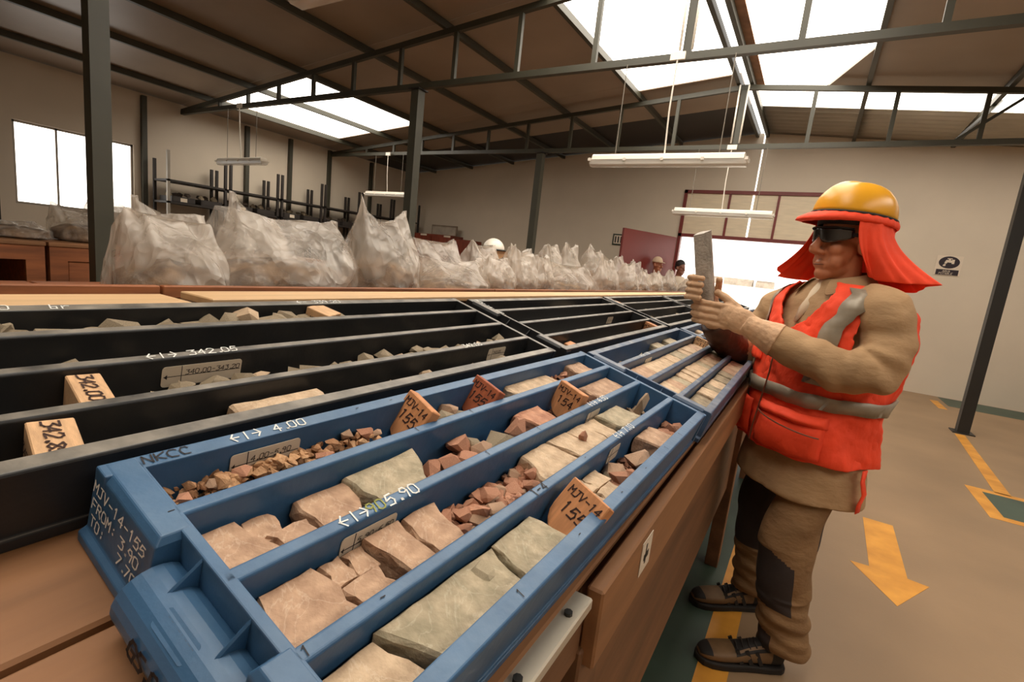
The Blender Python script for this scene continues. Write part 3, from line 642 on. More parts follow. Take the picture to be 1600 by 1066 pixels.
C('b1', 3, .034, .098, 'pink', 'large pinkish core piece with dark broken near end in third channel', cg, top=.056, e0=-.02, e1=.01, seed=5); C('b1', 3, .1, .122, 'pink', k3, cg, x0=-1, x1=-.05, seed=6, top=.05); C('b1', 3, .1, .142, 'pink', k3, cg, x0=.02, x1=1, e0=.012, seed=7, top=.054); C('b1', 3, .125, .150, 'pink', k3, cg, x0=-1, x1=0, seed=8, top=.05)
C('b1', 3, .154, .195, 'pink', k3, cg, e0=.012, seed=9, top=.057); C('b1', 3, .2, .246, 'pink', k3, cg, seed=10, e1=-.012, top=.058)
rubble('b1', 3, .235, .46, 150, .007, .014, 'red', 'reddish rubble heap in the third channel of the clean blue tray', fill=.034, seed=8)
for i in range(26):
    rock('b1', 3, .25+.2*i/25, rr.uniform(.011,.017), 'red' if i % 3 else 'pink', z=.024+.012*rr.random(), label='red brown stone on the rubble heap of the third blue channel', group='stones of the third channel heap', dx=rr.uniform(-.018,.018))
k3b = 'pale beige core piece beyond the rubble heap in the third channel'
C('b1', 3, .435, .53, 'pale', k3b, cg, top=.056, seed=11, e0=-.02, e1=.02); C('b1', 3, .535, .6, 'pale', k3b, cg, top=.057, seed=12, e0=.02, e1=.02); C('b1', 3, .604, .665, 'pale', k3b, cg, top=.055, seed=13, e0=.02); C('b1', 3, .67, .72, 'pale', k3b, cg, top=.053, seed=14)
rock('b1', 3, .60, (.006,.012,.016), 'red', z=.05, label='small dark red shard standing on pale core')
C('b1', 3, .73, .84, 'green', 'grey green rounded core piece near the far end of third channel', cg, top=.058, e0=.02, e1=.02, w=.028)
rubble('b1', 3, .82, .985, 60, .008, .013, 'pale', 'pale rubble at the far end of the third blue channel', fill=.016, seed=9)
rock('b1', 3, .94, (.012,.022,.042), 'pale', z=.02, label='pale shard standing upright at the end of the third channel', rot=(.2,.1,.2))
C('b1', 4, .034, .10, 'pale', 'pale pink core piece at the very near end of the walkway channel', cg, top=.055, e1=.02, seed=15)
C('b1', 4, .105, .245, 'green', 'largest grey green core slab in the walkway channel of the blue tray', cg, top=.06, e0=.03, e1=-.015, tilt=-.03, seed=16)
rock('b1', 4, .215, (.016,.022,.011), 'green', z=.046, label='small green chip lying beside the largest grey green slab', dx=-.016)
C('b1', 4, .245, .34, 'green', 'grey green core slab just before the wooden plate reading 155', cg, top=.06, e0=-.01, e1=.02, seed=17)
rubble('b1', 4, .33, .38, 14, .008, .013, 'sand', 'brown rubble at the foot of the wooden plate in the walkway channel', fill=.02, seed=10)
kc = 'cracked pale fragment behind the wooden plate in the walkway channel'
for y0_, y1_, xa, xb in ((.43,.49,-1,-.1),(.43,.475,-.05,1),(.478,.53,-.05,1),(.494,.545,-1,-.1)): C('b1', 4, y0_, y1_, 'pale', kc, cg, x0=xa, x1=xb, top=.052, e0=.01, e1=.01, seed=int(y0_*999))
rubble('b1', 4, .54, .7, 60, .008, .014, 'red', 'red rubble beyond the cracked core in the walkway channel', fill=.022, seed=12)
for i, (y, s, mk, dx) in enumerate(((.56,.02,'red',.012),(.585,.022,'red',.004),(.60,.024,'pink',-.01),(.625,.02,'red',.013),(.58,.015,'grey',-.016))): rock('b1', 4, y, s, mk, z=.022, label='rough red stone beyond the cracked core in the walkway channel', group='red stones in the walkway channel', dx=dx)
rock('b1', 4, .68, (.029,.04,.018), 'pink', z=.026, label='big rounded pinkish stone in the walkway channel', rot=(.1,.05,.2)); rock('b1', 4, .72, .017, 'red', z=.02, label='small red stone behind the big rounded one', dx=.014)
C('b1', 4, .74, .83, 'pink', 'flat pinkish core piece past the big rounded stone', cg, top=.056, e0=.02, e1=.02, seed=19)
rubble('b1', 4, .81, .985, 70, .008, .014, 'red', 'reddish rubble at the far end of the walkway channel', fill=.022, seed=13)
for y, s in ((.86,.022),(.90,.018),(.94,.02),(.97,.016)): rock('b1', 4, y, s, 'red', z=.022, label='reddish stone at the far end of the walkway channel', group='stones at the end of the walkway channel', dx=rr.uniform(-.01,.01))
# dusty blue trays: long runs of split core
for ti, key in enumerate(('b2', 'b3', 'b4', 'b5')):
    wh = ['the dusty blue tray behind the clean one', 'the tray below the hands', 'the tray hidden by the worker', 'the last blue tray'][ti]
    for ch in (1, 2, 3, 4):
        y = .034+rr.uniform(0,.02)
        if ch == 1: y = .3; rubble(key, 1, .05, .98, 60, .008, .014, 'pale', 'pale rubble in the upper channel of '+wh, fill=.02, seed=20+ti)
        while y < .97:
            l = rr.uniform(.045, .12)*(1.4 if ti > 1 else 1); l = min(l, .985-y)
            if l > .03 and rr.random() > (.45 if ch == 1 else .06):
                C(key, ch, y, y+l-.003, rr.choice(['pale','pink','pale','green'] if ch != 4 else ['pale','pink','grey']), 'flat pale brown split core piece lying in '+wh, 'split core in '+wh, top=.055+rr.uniform(-.006,.004), e0=rr.uniform(-.015,.015), e1=rr.uniform(-.015,.015), seed=ti*50+ch)
            y += l
for y in (.62,.66,.7,.74,.78): rock('b2', 3, y+.1, .018, 'red', z=.03, label='reddish stone among the split core of the dusty blue tray', group='reddish stones in the dusty blue tray', dx=rr.uniform(-.012,.012)); 
# black trays: scattered grey chunks low in the channels
def scatter(key, ch, y0, y1, n, s0, s1, lab, grp, mk='grey', z=None):
    for i in range(n): rock(key, ch, y0+(y1-y0)*(i+rr.uniform(.1,.9))/n, rr.uniform(s0,s1), mk if rr.random() < .8 else 'pale', label=lab, group=grp, dx=rr.uniform(-.015,.016), z=z)
for ch, y0_, y1_, n, fl in ((1,.03,.62,90,.05),(2,.035,.985,130,.036),(3,.1,.985,150,.04),(4,.06,.985,150,.038)):
    rubble('k1', ch, y0_, y1_, n, .006, .012, 'grey', ['grey rubble in the top channel of the near black tray','grey rubble in the second channel of the near black tray','grey rubble in the third channel of the near black tray','grey rubble in the lowest channel of the near black tray'][ch-1], fill=fl, seed=30+ch)
scatter('k1', 1, .04, .6, 26, .019, .028, 'light grey rock chunk heaped in the top channel of near black tray', 'chunks in the top channel of the near black tray', z=.042)
scatter('k1', 2, .05, .98, 18, .012, .019, 'grey rock chunk in the second channel of near black tray', 'chunks in the second channel of the near black tray', z=.032)
scatter('k1', 3, .2, .98, 26, .014, .022, 'grey rock chunk in the third channel of near black tray', 'chunks in the third channel of the near black tray', z=.036)
scatter('k1', 4, .13, .24, 5, .014, .019, 'grey rock chunk next to the wooden depth block in the lowest channel', 'chunks beside the depth block', z=.036)
scatter('k1', 4, .42, .98, 26, .013, .02, 'grey rock chunk in the lowest channel of near black tray', 'chunks in the lowest channel of the near black tray', z=.034)
C('k1', 4, .26, .385, 'pale', 'pale half round core stick lying in the lowest black channel', 'core in the black trays', top=.056, w=.026)
C('k2', 1, .55, .75, 'grey', 'grey core stick in the top channel of the nearly empty tray', 'core in the black trays', top=.05, w=.024); rock('k2', 1, .2, .02, 'grey', z=.02, label='lone grey stone in the top channel of the nearly empty tray')
rubble('k2', 4, .5, .95, 30, .006, .012, 'grey', 'thin grey rubble in the lowest channel of nearly empty tray', fill=.012, seed=41)
for ti, key in enumerate(('k3', 'k4', 'k5')):
    nm = ['third black tray', 'fourth black tray', 'last black tray'][ti]
    for ch in (1, 2, 3): scatter(key, ch, .1, .95, 7, .018, .026, 'grey rock chunk in the '+nm, 'chunks in the '+nm, z=.026)
# ------------------------------------------------------------------ wooden plates and depth blocks
m_plate = M('plate_wood', (204,140,92), .65, var=.2, scale=4, stretch=(40,4,6), bump=.1, bscale=30)
m_plred = M('red_plate_wood', (166,88,54), .65, var=.2, scale=4, stretch=(40,4,6), bump=.1, bscale=30)
m_block = M('block_wood', (206,164,122), .65, var=.2, scale=4, stretch=(10,40,10), bump=.1, bscale=30)
def plate(key, ch, y, z, tilt, yaw, mat, label, t1, t2, h=.068, w=.064, rolly=0.):
    T = MW[TR[key].name] @ Matrix.Translation((-CW+PITCH*(ch-.5), y, z)) @ Matrix.Rotation(yaw, 4, 'Z') @ Matrix.Rotation(rolly, 4, 'Y') @ Matrix.Rotation(-tilt, 4, 'X')
    o = empty('wooden_plate', T, label=label, cat='wood marker', group='wooden markers in the core trays')
    poly = [(-w/2,h),(-w/2-.0,h*.45)]+[(-w/2*math.cos(a), h*.42-h*.42*math.sin(a)) for a in [math.pi*k/10 for k in range(1,10)]]+[(w/2,h*.45),(w/2,h)]
    b = MB(); b.prism(poly, -.009, .009, T=frame((0,0,0),(1,0,0),(0,0,1))); p = b.build('plate', mat, o); bev(p, .0015, 1)
    writing('marking', t1, frame((-w*.40, -.0092, h*.74), (1,0,0), (0,0,1)), .0098, m_brownink, o, w=.0017); writing('marking', t2, frame((-w*.30, -.0092, h*.42), (1,0,0), (0,0,1)), .0145, m_brownink, o, w=.0022)
plate('b1', 1, .335, .028, .42, -.25, m_plate, 'pale wooden plate MJV-14 155 beside the sandy rubble', 'MJV-14', '155')
plate('b1', 1, .505, .026, .40, -.2, m_plred, 'red stained wooden plate MJV-14 in the upper blue channel', 'MJV-14', '155')
plate('b1', 2, .695, .026, .15, -.25, m_plate, 'pale wooden plate MJV-14 upright in the second blue channel', 'MJV-14', '154')
plate('b1', 4, .372, .026, .55, -.3, m_plate, 'wooden plate MJV-14 155 leaning in the walkway channel', 'MJV-14', '155', h=.074)
plate('b2', 2, .99, .02, .1, -.2, m_block, 'pale wooden plate MJV-13 118 in the dusty blue tray', 'MJV-13', '-118', h=.062)
def block(key, ch, y, z, yaw, label, top, front, d=(.064,.036,.055), tilt=0., flip=False, mat=None):
    T = MW[TR[key].name] @ Matrix.Translation((-CW+PITCH*(ch-.5), y, z)) @ Matrix.Rotation(yaw, 4, 'Z') @ Matrix.Rotation(tilt, 4, 'X')
    o = empty('depth_block', T, label=label, cat='wood marker', group='wooden markers in the core trays')
    b = MB(); b.bb(-d[0]/2, d[0]/2, -d[1]/2, d[1]/2, 0, d[2]); p = b.build('block', mat or m_block, o); bev(p, .0012, 1)
    if top: writing('marking', top, frame((-d[0]*.44, -d[1]*.2, d[2]+.0002), (1,0,0), (0,1,0)), .0118, m_brownink, o, w=.0019, gap=1.)
    if front: writing('marking', front, frame((-d[0]*.44, -d[1]/2-.0002, d[2]*.6), (1,0,0), (0,0,1)), .0118, m_brownink, o, w=.0019, gap=1.)
block('k1', 3, .143, .0088, -.1, 'wooden depth block 342.00 in the third channel of the black tray', '342.00', '', d=(.064,.03,.062))
block('k1', 4, .09, .0088, -.15, 'wooden depth block 342.85 in the lowest channel of the black tray', '342.85', '342.00', d=(.064,.034,.066))
block('k1', 1, .56, .0088, .3, 'small wooden depth block MJV 14 in the top channel of black tray', '', 'MJV', d=(.05,.04,.066))
block('k2', 4, .93, .02, -.2, 'orange wooden block MJV-14 at the far end of nearly empty tray', 'MJV-14', 'MJV-14', d=(.06,.03,.055), mat=m_plate)
block('k2', 4, .16, .0088, .1, 'plain wooden block at the near end of nearly empty tray', '', '', d=(.056,.05,.045), mat=m_plate)
block('k3', 1, .12, .0088, .1, 'orange wooden block in the third black tray', '', '', d=(.056,.05,.055), mat=m_plate)
# ------------------------------------------------------------------ bench with the plastic bags
BX0, BX1, BZ = -2.85, -1.70, 1.085
bench = empty('wooden_bench', (-2.25, 4.2, 0), label='long reddish wooden bench heaped with plastic sample bags', cat='bench')
ys = [-.4, .72, 2.55, 4.7, 6.8, 8.95]
for k in range(5):
    for j in range(4):
        xa = BX0+(BX1-BX0)*j/4; b = MB(); b.bb(xa+.003, xa+(BX1-BX0)/4-.003, ys[k]+.004, ys[k+1]-.004, BZ-.032, BZ); bev(b.build('top_board', m_woodr, bench, world=True), .004, 1)
    b = MB(); b.bb(BX1+.002, BX1+.03, ys[k]+.004, ys[k+1]-.004, 1.168, 1.206); bev(b.build('lip_rail', m_woodr, bench, world=True), .003, 1)
    b = MB(); b.bb(BX1+.002, BX1+.024, ys[k]+.004, ys[k+1]-.004, 1.04, 1.10); bev(b.build('front_rail', m_woodr, bench, world=True), .003, 1)
    for q in (ys[k]+.03, (ys[k]+ys[k+1])/2, ys[k+1]-.03):
        b = MB(); b.bb(BX1+.003, BX1+.022, q-.025, q+.025, 1.1005, 1.1675); b.build('lip_post', m_woodr, bench, world=True)
    b = MB(); b.bb(BX1-.08, BX1-.065, ys[k]+.03, ys[k+1]-.03, .1, BZ-.14); b.build('front_panel', m_woodr, bench, world=True)
for y in ys:
    for xx in (BX0+.06, BX1-.05):
        b = MB(); b.bb(xx-.035, xx+.035, y-.04 if y > 0 else y, y+.04, 0, BZ-.033); bev(b.build('leg', m_woodr, bench, world=True), .004, 1)
# ------------------------------------------------------------------ plastic bags with rock inside
def plastic(name):
    m = bpy.data.materials.new(name); m.use_nodes = True; nt = m.node_tree; N = nt.nodes; L = nt.links; b = N['Principled BSDF']
    b.inputs['Base Color'].default_value = (*lin((242,234,224)), 1); b.inputs['Roughness'].default_value = .18; b.inputs['Specular IOR Level'].default_value = .7
    tc = N.new('ShaderNodeTexCoord'); nz = N.new('ShaderNodeTexNoise'); nz.inputs['Scale'].default_value = 5; nz.inputs['Detail'].default_value = 2
    L.new(tc.outputs['Object'], nz.inputs['Vector'])
    mp = N.new('ShaderNodeMapping'); mp.inputs['Scale'].default_value = (1, 1, .45); L.new(tc.outputs['Object'], mp.inputs['Vector'])
    sc = N.new('ShaderNodeVectorMath'); sc.operation = 'SCALE'; sc.inputs['Scale'].default_value = .18; L.new(nz.outputs['Color'], sc.inputs[0])
    mxv = N.new('ShaderNodeVectorMath'); mxv.operation = 'ADD'; L.new(mp.outputs[0], mxv.inputs[0]); L.new(sc.outputs[0], mxv.inputs[1])
    vo = N.new('ShaderNodeTexVoronoi'); vo.inputs['Scale'].default_value = 11; L.new(mxv.outputs[0], vo.inputs['Vector'])
    v2 = N.new('ShaderNodeTexVoronoi'); v2.inputs['Scale'].default_value = 27; L.new(mxv.outputs[0], v2.inputs['Vector'])
    ad = N.new('ShaderNodeMath'); ad.operation = 'MULTIPLY_ADD'; ad.inputs[1].default_value = .35; L.new(v2.outputs['Distance'], ad.inputs[0]); L.new(vo.outputs['Distance'], ad.inputs[2])
    bp = N.new('ShaderNodeBump'); bp.inputs['Strength'].default_value = .8; bp.inputs['Distance'].default_value = .05; L.new(ad.outputs[0], bp.inputs['Height']); L.new(bp.outputs[0], b.inputs['Normal'])
    tl = N.new('ShaderNodeBsdfTranslucent'); tl.inputs[0].default_value = (*lin((232,218,200)), 1); L.new(bp.outputs[0], tl.inputs['Normal'])
    m1 = N.new('ShaderNodeMixShader'); m1.inputs[0].default_value = .25; L.new(b.outputs[0], m1.inputs[1]); L.new(tl.outputs[0], m1.inputs[2])
    tr_ = N.new('ShaderNodeBsdfTransparent'); tr_.inputs[0].default_value = (.95,.93,.9,1)
    m2 = N.new('ShaderNodeMixShader'); L.new(m1.outputs[0], m2.inputs[1]); L.new(tr_.outputs[0], m2.inputs[2])
    r = N.new('ShaderNodeMapRange'); r.inputs[1].default_value = .35; r.inputs[2].default_value = .7; r.inputs[3].default_value = .5; r.inputs[4].default_value = .9; L.new(nz.outputs['Fac'], r.inputs[0]); L.new(r.outputs[0], m2.inputs[0])
    L.new(m2.outputs[0], N['Material Output'].inputs['Surface']); return m
m_bag = plastic('milky_plastic')
m_fill = rockmat('bagged_rock', (86,64,46), (138,110,82), (176,154,128), 12)
def bag(cx, cy, zb, a, d0, h, seed, label, group, yaw=0., ears=(.25,.25), topw=.85, lean=0., fillh=.55):
    T = Matrix.Translation((cx, cy, zb)) @ Matrix.Rotation(yaw, 4, 'Z')
    t = empty('plastic_bag', T, label=label, cat='bag', group=group)
    nu, nv = 72, 32; rg = random.Random(seed); off = Vector((rg.uniform(0,50), rg.uniform(0,50), rg.uniform(0,50))); ph = [rg.uniform(0,6.3) for _ in range(4)]
    def ring(tt, inner=False):
        R = []
        q = tt
        if q < .12: w = .80+.2*math.sin(q/.12*math.pi/2)
        else: w = 1.-.05*(q-.12)
        tp = max(0, (q-.5)/.5)
        wy = a*w*((1-tp)+topw*tp); wx = d0*w*(1-tp**1.2)+.006*tp
        if q > .5: wx = max(wx, .006)
        for i in range(nu):
            u = 2*math.pi*i/nu; cu, su = math.cos(u), math.sin(u)
            cu_ = math.copysign(abs(cu)**.8, cu); su_ = math.copysign(abs(su)**.8, su)
            y = wy*cu_; x = wx*su_; e = ears[0] if cu < 0 else ears[1]
            z = h*q*(1+(e*abs(cu_)**3-.06*(1-abs(cu_)))*tp)
            p = Vector((x, y, z))
            n_ = noise.noise(p*7/max(a,.2)*.25+off); n2 = 1-abs(noise.noise(Vector((x*12, y*12, z*6))*.9+off*2))*2
            amp = .16*min(a, h)*(1-.6*tp)
            pl_ = (math.sin(5*u+ph[0]+3*q)+.6*math.sin(9*u+ph[1]-2*q)+.4*math.sin(14*u+ph[2]))*.016*(.35+tp)
            dirv = Vector((su_, cu_*.6, 0))
            p += dirv*(n_*amp+pl_+n2*.008)
            p.x += lean*q*h+.10*h*tp*math.sin(3*p.y/a+ph[3])*.35
            p.z += n2*.008*q+.02*h*tp*noise.noise(Vector((p.y*20, seed, 0)))
            if p.z < .003: p.z = .003
            R.append(tuple(p))
        return R
    rings = [ring(j/nv) for j in range(nv+1)]
    b = MB(); b.loft(rings); o = b.build('bag_film', m_bag, t, smooth=True)
    # rock filling, lumpy, just inside the film
    vs = []; rings2 = []
    nn = 12
    for j in range(nn+1):
        q = j/nn; rr_ = []
        for (x, y, z) in ring(q*fillh):
            k = .93*math.sqrt(max(0, 1-max(0, (q-.55)/.45)**2)); lum = 1-.10*abs(noise.noise(Vector((x*18, y*18, z*18))+off))
            rr_.append((x*k*lum, y*k*lum, max(.006, z*(.96)-.02*q*noise.noise(Vector((x*9,y*9,1))+off))))
        rings2.append(rr_)
    b = MB(); b.loft(rings2); b.build('rock_filling', m_fill, t, smooth=True)
    return t
def bagpx(xl, xr, yt, X, seed, label, group, zb=BZ+.001, d=None, **k):
    """bag whose outline runs from pixel column xl to xr and up to row yt, standing at depth X"""
    xm = (xl+xr)/2; pm = at(xm, 440, X=X); yc = pm.y; v = Vector((X, yc, 0)).normalized(); zt = at(xm, yt, X=X).z
    dep = sum((pm-Vector((0,0,H)))[i]*RC[i][2] for i in range(3)); el = math.sqrt(((xm-800)/FPX)**2+1)
    wh = .5*(xr-xl)*dep/FPX/el; d0 = min(d or .2, .92*wh/max(abs(v.y), .05)); a = math.sqrt(max(wh*wh-(d0*v.y)**2, .0))/abs(v.x); a = min(max(a, .17), .55)
    return bag(X, yc, zb, a, d0, zt-zb, seed, label, group, **k)
gbg = 'milky plastic bags of rock on the bench'
bagpx(186, 345, 340, -1.97, 1, 'plastic bag with flat folded top beside the thick steel column', gbg, ears=(.05,-.08), topw=.8, d=.2)
bagpx(318, 565, 338, -1.98, 2, 'widest plastic bag of rock, gathered folds spreading from its neck', gbg, ears=(.0,.02), topw=.8, d=.23)
bagpx(540, 643, 340, -1.97, 3, 'tall plastic bag with two raised ears beside the widest bag', gbg, ears=(.22,.12), topw=.85, d=.2)
bagpx(350, 440, 332, -2.45, 4, 'plastic bag with single peak rising behind the widest bag', gbg, ears=(.2,-.1), topw=.6, d=.15)
bagpx(200, 330, 330, -2.45, 5, 'plastic bag with creased top behind the flat folded bag', gbg, ears=(.12,.0), topw=.8, d=.15)
gf = 'lower row of bags along the bench edge'
L1 = [(640,768,408),(748,798,405),(790,832,397),(826,860,402),(838,932,416),(926,962,408),(958,998,414),(992,1016,424),(1012,1036,428),(1032,1058,424),(1062,1098,434)]
LB = ['flat lying plastic bag with long smooth side next to the tall one','short bulging bag right after the flat lying bag','narrow upright bag with flared top in the lower row','small slumped bag between the narrow one and long one','long low bag of pale rock lying along the bench edge','dark bottomed bag following the long low bag','bag with pointed ears following the dark bottomed bag','small bag with knotted top before the two persons','small crumpled bag in front of the capped person','small peaked bag in front of the dark haired person','lone grey bag at the very end of the bench by the doorway']
for i, ((xl, xr, yt), lb) in enumerate(zip(L1, LB)): bagpx(xl, xr, yt, -1.97 if i < 10 else -1.91, 20+i, lb, gf, ears=(.05+.06*(i % 3), .14-.06*(i % 2)), topw=[.9,.6,.8,.6][i % 4], d=.2)
gt = 'upper row of bags behind the bench edge'
L2 = [(628,722,377),(712,786,384),(778,832,392),(830,880,384),(866,904,386),(898,950,392),(946,978,402),(974,1004,410)]
LB2 = ['broad bag with level top behind the flat lying bag','bag with open folded mouth and rock showing, in the upper row','bag with torn corner pointing to the far column','peaked bag right of the far column in the upper row','round topped bag between two peaked ones','bag with two sharp peaks near the red door leaf','small peaked bag below the red door leaf','last small bag of the upper row below the red leaf']
for i, ((xl, xr, yt), lb) in enumerate(zip(L2, LB2)): bagpx(xl, xr, yt, -2.42, 50+i, lb, gt, ears=(.03+.06*(i % 3), .09-.04*(i % 2)), topw=[.9,.75,.85,.6][i % 4], d=.2)
# white hard hat resting on the upper row
hh = empty('white_hard_hat', at(771, 391, X=-2.73), label='white hard hat resting among the bags of the bench', cat='helmet')
P = MW[hh.name].translation
b = MB(); b.bb(P.x-.09, P.x+.09, P.y-.12, P.y+.12, BZ+.001, P.z-.002); b.build('support_box', M('cardboard', (170,130,92), .8), hh, world=True)
b = MB(); b.ell((P.x,P.y,P.z+.005), (.1,.125,.11), nu=20, nv=12); b.v = [(x,y,max(z,P.z)) for x, y, z in b.v]; b.build('shell', m_white, hh, world=True, smooth=True)
b = MB(); b.tube([(P.x+.11*math.cos(k*math.pi/10), P.y+.14*math.sin(k*math.pi/10), P.z+.004) for k in range(21)], .008, 8); b.build('rim', m_dark, hh, world=True, smooth=True)
# ------------------------------------------------------------------ wooden cabinets behind the column
CXF = -4.62; CZ = 1.165
def cabinet(y0, y1, openf, label):
    t = empty('wooden_cabinet', (CXF-.6, (y0+y1)/2, 0), label=label, cat='cabinet', group='wooden cabinets behind the column')
    b = MB(); b.bb(CXF-1.2, CXF-.03, y0, y0+.025, 0, CZ-.03); b.bb(CXF-1.2, CXF-.03, y1-.025, y1, 0, CZ-.03); b.bb(CXF-1.2, CXF-1.18, y0+.025, y1-.025, 0, CZ-.03); b.bb(CXF-1.18, CXF-.03, y0+.025, y1-.025, .3, .325); b.build('body', m_woodr, t, world=True)
    b = MB(); b.bb(CXF-1.22, CXF+.01, y0-.006, y1+.006, CZ-.03, CZ); bev(b.build('top', m_wood, t, world=True), .005, 2)
    b = MB(); f = .10
    b.bb(CXF-.03, CXF, y0, y0+f, 0, CZ-.031); b.bb(CXF-.03, CXF, y1-f, y1, 0, CZ-.031); b.bb(CXF-.03, CXF, y0+f, y1-f, CZ-.13, CZ-.031); b.bb(CXF-.03, CXF, y0+f, y1-f, .0, .12); b.build('front_frame', m_woodr, t, world=True)
    if not openf:
        b = MB(); b.bb(CXF-.045, CXF-.012, y0+f+.004, y1-f-.004, .124, CZ-.134); dd_ = b.build('door', m_woodr, t, world=True); bev(dd_, .004, 1)
        b = MB(); b.bb(CXF-.012, CXF+.012, (y0+y1)/2+.05, (y0+y1)/2+.1, CZ-.33, CZ-.315); b.build('latch', m_dark, dd_, world=True)
    else:
        b = MB(); b.bb(CXF-1.17, CXF-1.16, y0+.03, y1-.03, .33, CZ-.04); b.build('shade_sheet', m_inner, t, world=True)  # near-black sheet paints the shade inside the open front
cabinet(.12, 1.265, True, 'wooden cabinet with dark open front left of the column')
cabinet(1.29, 2.45, False, 'wooden cabinet with recessed door panel right behind the column')
cabinet(2.475, 3.6, False, 'wooden cabinet hidden behind the big plastic bags')
gc = 'plastic bags on the wooden cabinets'
def bagc(xl, xr, yt, X, seed, lb, **k): return bagpx(xl, xr, yt, X, seed, lb, gc, zb=CZ+.001, **k)
bagc(2, 62, 346, -5.0, 71, 'flat slack plastic bag on the cabinet with open front', ears=(0,0), topw=.5, d=.25, fillh=.7)
bagc(92, 162, 330, -5.0, 72, 'plastic bag with upright flap on the cabinet behind the column', ears=(.2,-.2), topw=1., d=.25)
bagc(138, 200, 322, -5.45, 73, 'plastic bag with square flap standing against the window', ears=(.1,.0), topw=.8, d=.22)
bagc(176, 246, 325, -5.0, 74, 'plastic bag with slanting top right of the column', ears=(.2,-.1), topw=1., d=.25)
b = MB(); b.bb(-6.6, -6.35, 1.2, 3.2, .0, 1.13); o = b.build('storage_chest', m_dark); bev(o, .01, 2); tag(o, 'long dark chest standing below the bright window', 'chest')
# ------------------------------------------------------------------ shelving along the side wall
m_rack = M('rack_steel', (44,38,34), .6, var=.2)
m_galvr = M('rack_steel_pale', (150,142,130), .5, metal=.2, var=.1)
RL = ['steel shelving unit with one pale upright next to the window','second steel shelving unit from the window along the side wall','third steel shelving unit from the window along the side wall','fourth steel shelving unit from the window along the side wall','fifth steel shelving unit from the window, near the corner','last steel shelving unit in the corner of the hall']
TG = M('white_paper', (214,200,180))
rk = random.Random(8)
for k in range(6):
    y0_ = 3.95+.98*k; y1_ = y0_+.93
    t = empty('shelving_unit', (-9.2, (y0_+y1_)/2, 0), label=RL[k], cat='shelf', group='shelving along the side wall')
    for j, (xx, yy) in enumerate(((-8.97,y0_+.02),(-8.97,y1_-.02),(-9.42,y0_+.02),(-9.42,y1_-.02))):
        b = MB(); b.bb(xx-.02, xx+.02, yy-.02, yy+.02, 0, 2.5-(.12 if j > 1 else 0)); b.build('upright', m_galvr if (k == 0 and j == 0) else m_rack, t, world=True)
    for z in (.55, 1.15, 1.72, 2.06):
        b = MB(); b.bb(-9.44, -8.95, y0_, y1_, z-.03, z); b.build('shelf_board', m_rack, t, world=True)
    for z in (1.72, ):
        for q in range(2):
            yy = y0_+.25+.44*q
            o = empty('sample_box', (-9.18, yy, z), label='dark sample box %s on the %s shelving unit from the window' % (['with white paper label', 'without label'][q], ['first','second','third','fourth','fifth','sixth'][k]), cat='box', group='dark sample boxes on the shelving')
            b = MB(); w = .17; hx = .2; hb = .09
            b.bb(-9.18-hx, -9.18+hx, yy-w, yy+w, z+.001, z+.01)
            for s_ in (-1, 1): b.bb(-9.18-hx, -9.18+hx, yy+s_*w-.006, yy+s_*w+.006, z+.01, z+hb); b.bb(-9.18+s_*hx-.006, -9.18+s_*hx+.006, yy-w+.006, yy+w-.006, z+.01, z+hb)
            b.build('box', m_rack, o, world=True)
            for s_ in range(5):
                hv, hf = HULLS[rk.randrange(14)]; b = MB(); r_ = rk.uniform(.05,.075); c_ = Vector((-9.18+rk.uniform(-.1,.1), yy-.12+.06*s_, z+.075+r_*.6))
                b.add([c_+v*r_ for v in hv], hf); b.build('rock', RM['grey'] if rk.random() < .4 else M('dark_rock', (74,60,50), .8, var=.3), o, world=True)
            if q == 0:
                b = MB(); b.bb(-9.18+hx+.006, -9.18+hx+.008, yy-.05, yy+.05, z+.012, z+.07); b.build('paper_label', TG, o, world=True)
t = empty('shelving_unit', (-9.2, 1.9, 0), label='dark steel shelving unit on the other side of the window', cat='shelf', group='shelving along the side wall')
for xx, yy in ((-8.97,1.4),(-8.97,2.02),(-9.42,1.4),(-9.42,2.02)):
    b = MB(); b.bb(xx-.025, xx+.025, yy-.025, yy+.025, 0, 2.6); b.build('upright', m_rack, t, world=True)
for z in (.5, 1.2, 1.75, 2.15):
    b = MB(); b.bb(-9.44, -8.95, 1.38, 2.04, z-.04, z); b.build('shelf_board', m_rack, t, world=True)
# ------------------------------------------------------------------ red cabinets at the back wall
m_redw = M('red_brown_wood', (120,52,32), .5, var=.25, scale=3, stretch=(8,8,.8))
def rcab(x0, x1, z, label, n=2, tagp=True):
    t = empty('red_cabinet', ((x0+x1)/2, 9.7, 0), label=label, cat='cabinet')
    b = MB(); b.bb(x0, x1, 9.5, 9.95, 0, z); b.build('body', m_redw, t, world=True)
    w = (x1-x0)/n
    for k in range(n):
        b = MB(); b.bb(x0+k*w+.015, x0+(k+1)*w-.015, 9.478, 9.4995, .08, z-.04); dd_ = b.build('door', m_redw, t, world=True)
        b = MB(); b.bb(x0+k*w+w*.8, x0+k*w+w*.8+.03, 9.455, 9.4775, z*.5, z*.5+.12); b.build('handle', m_dark, dd_, world=True)
    if tagp:
        for k, (xa, za) in enumerate(((x0+.35, z-.3), (x0+.25, z-.05), (x0+1.0, z-.05))):
            b = MB(); b.bb(xa, xa+.2, 9.475, 9.4775, za-(.22 if k == 0 else .0), za+.04); b.build('paper_note', TG, t, world=True)
rcab(-8.85, -7.62, 1.80, 'red brown two door cabinet with white notes at the back wall')
rcab(-7.58, -7.05, 1.73, 'lower dark red cabinet beside the one with white notes', n=1, tagp=False)
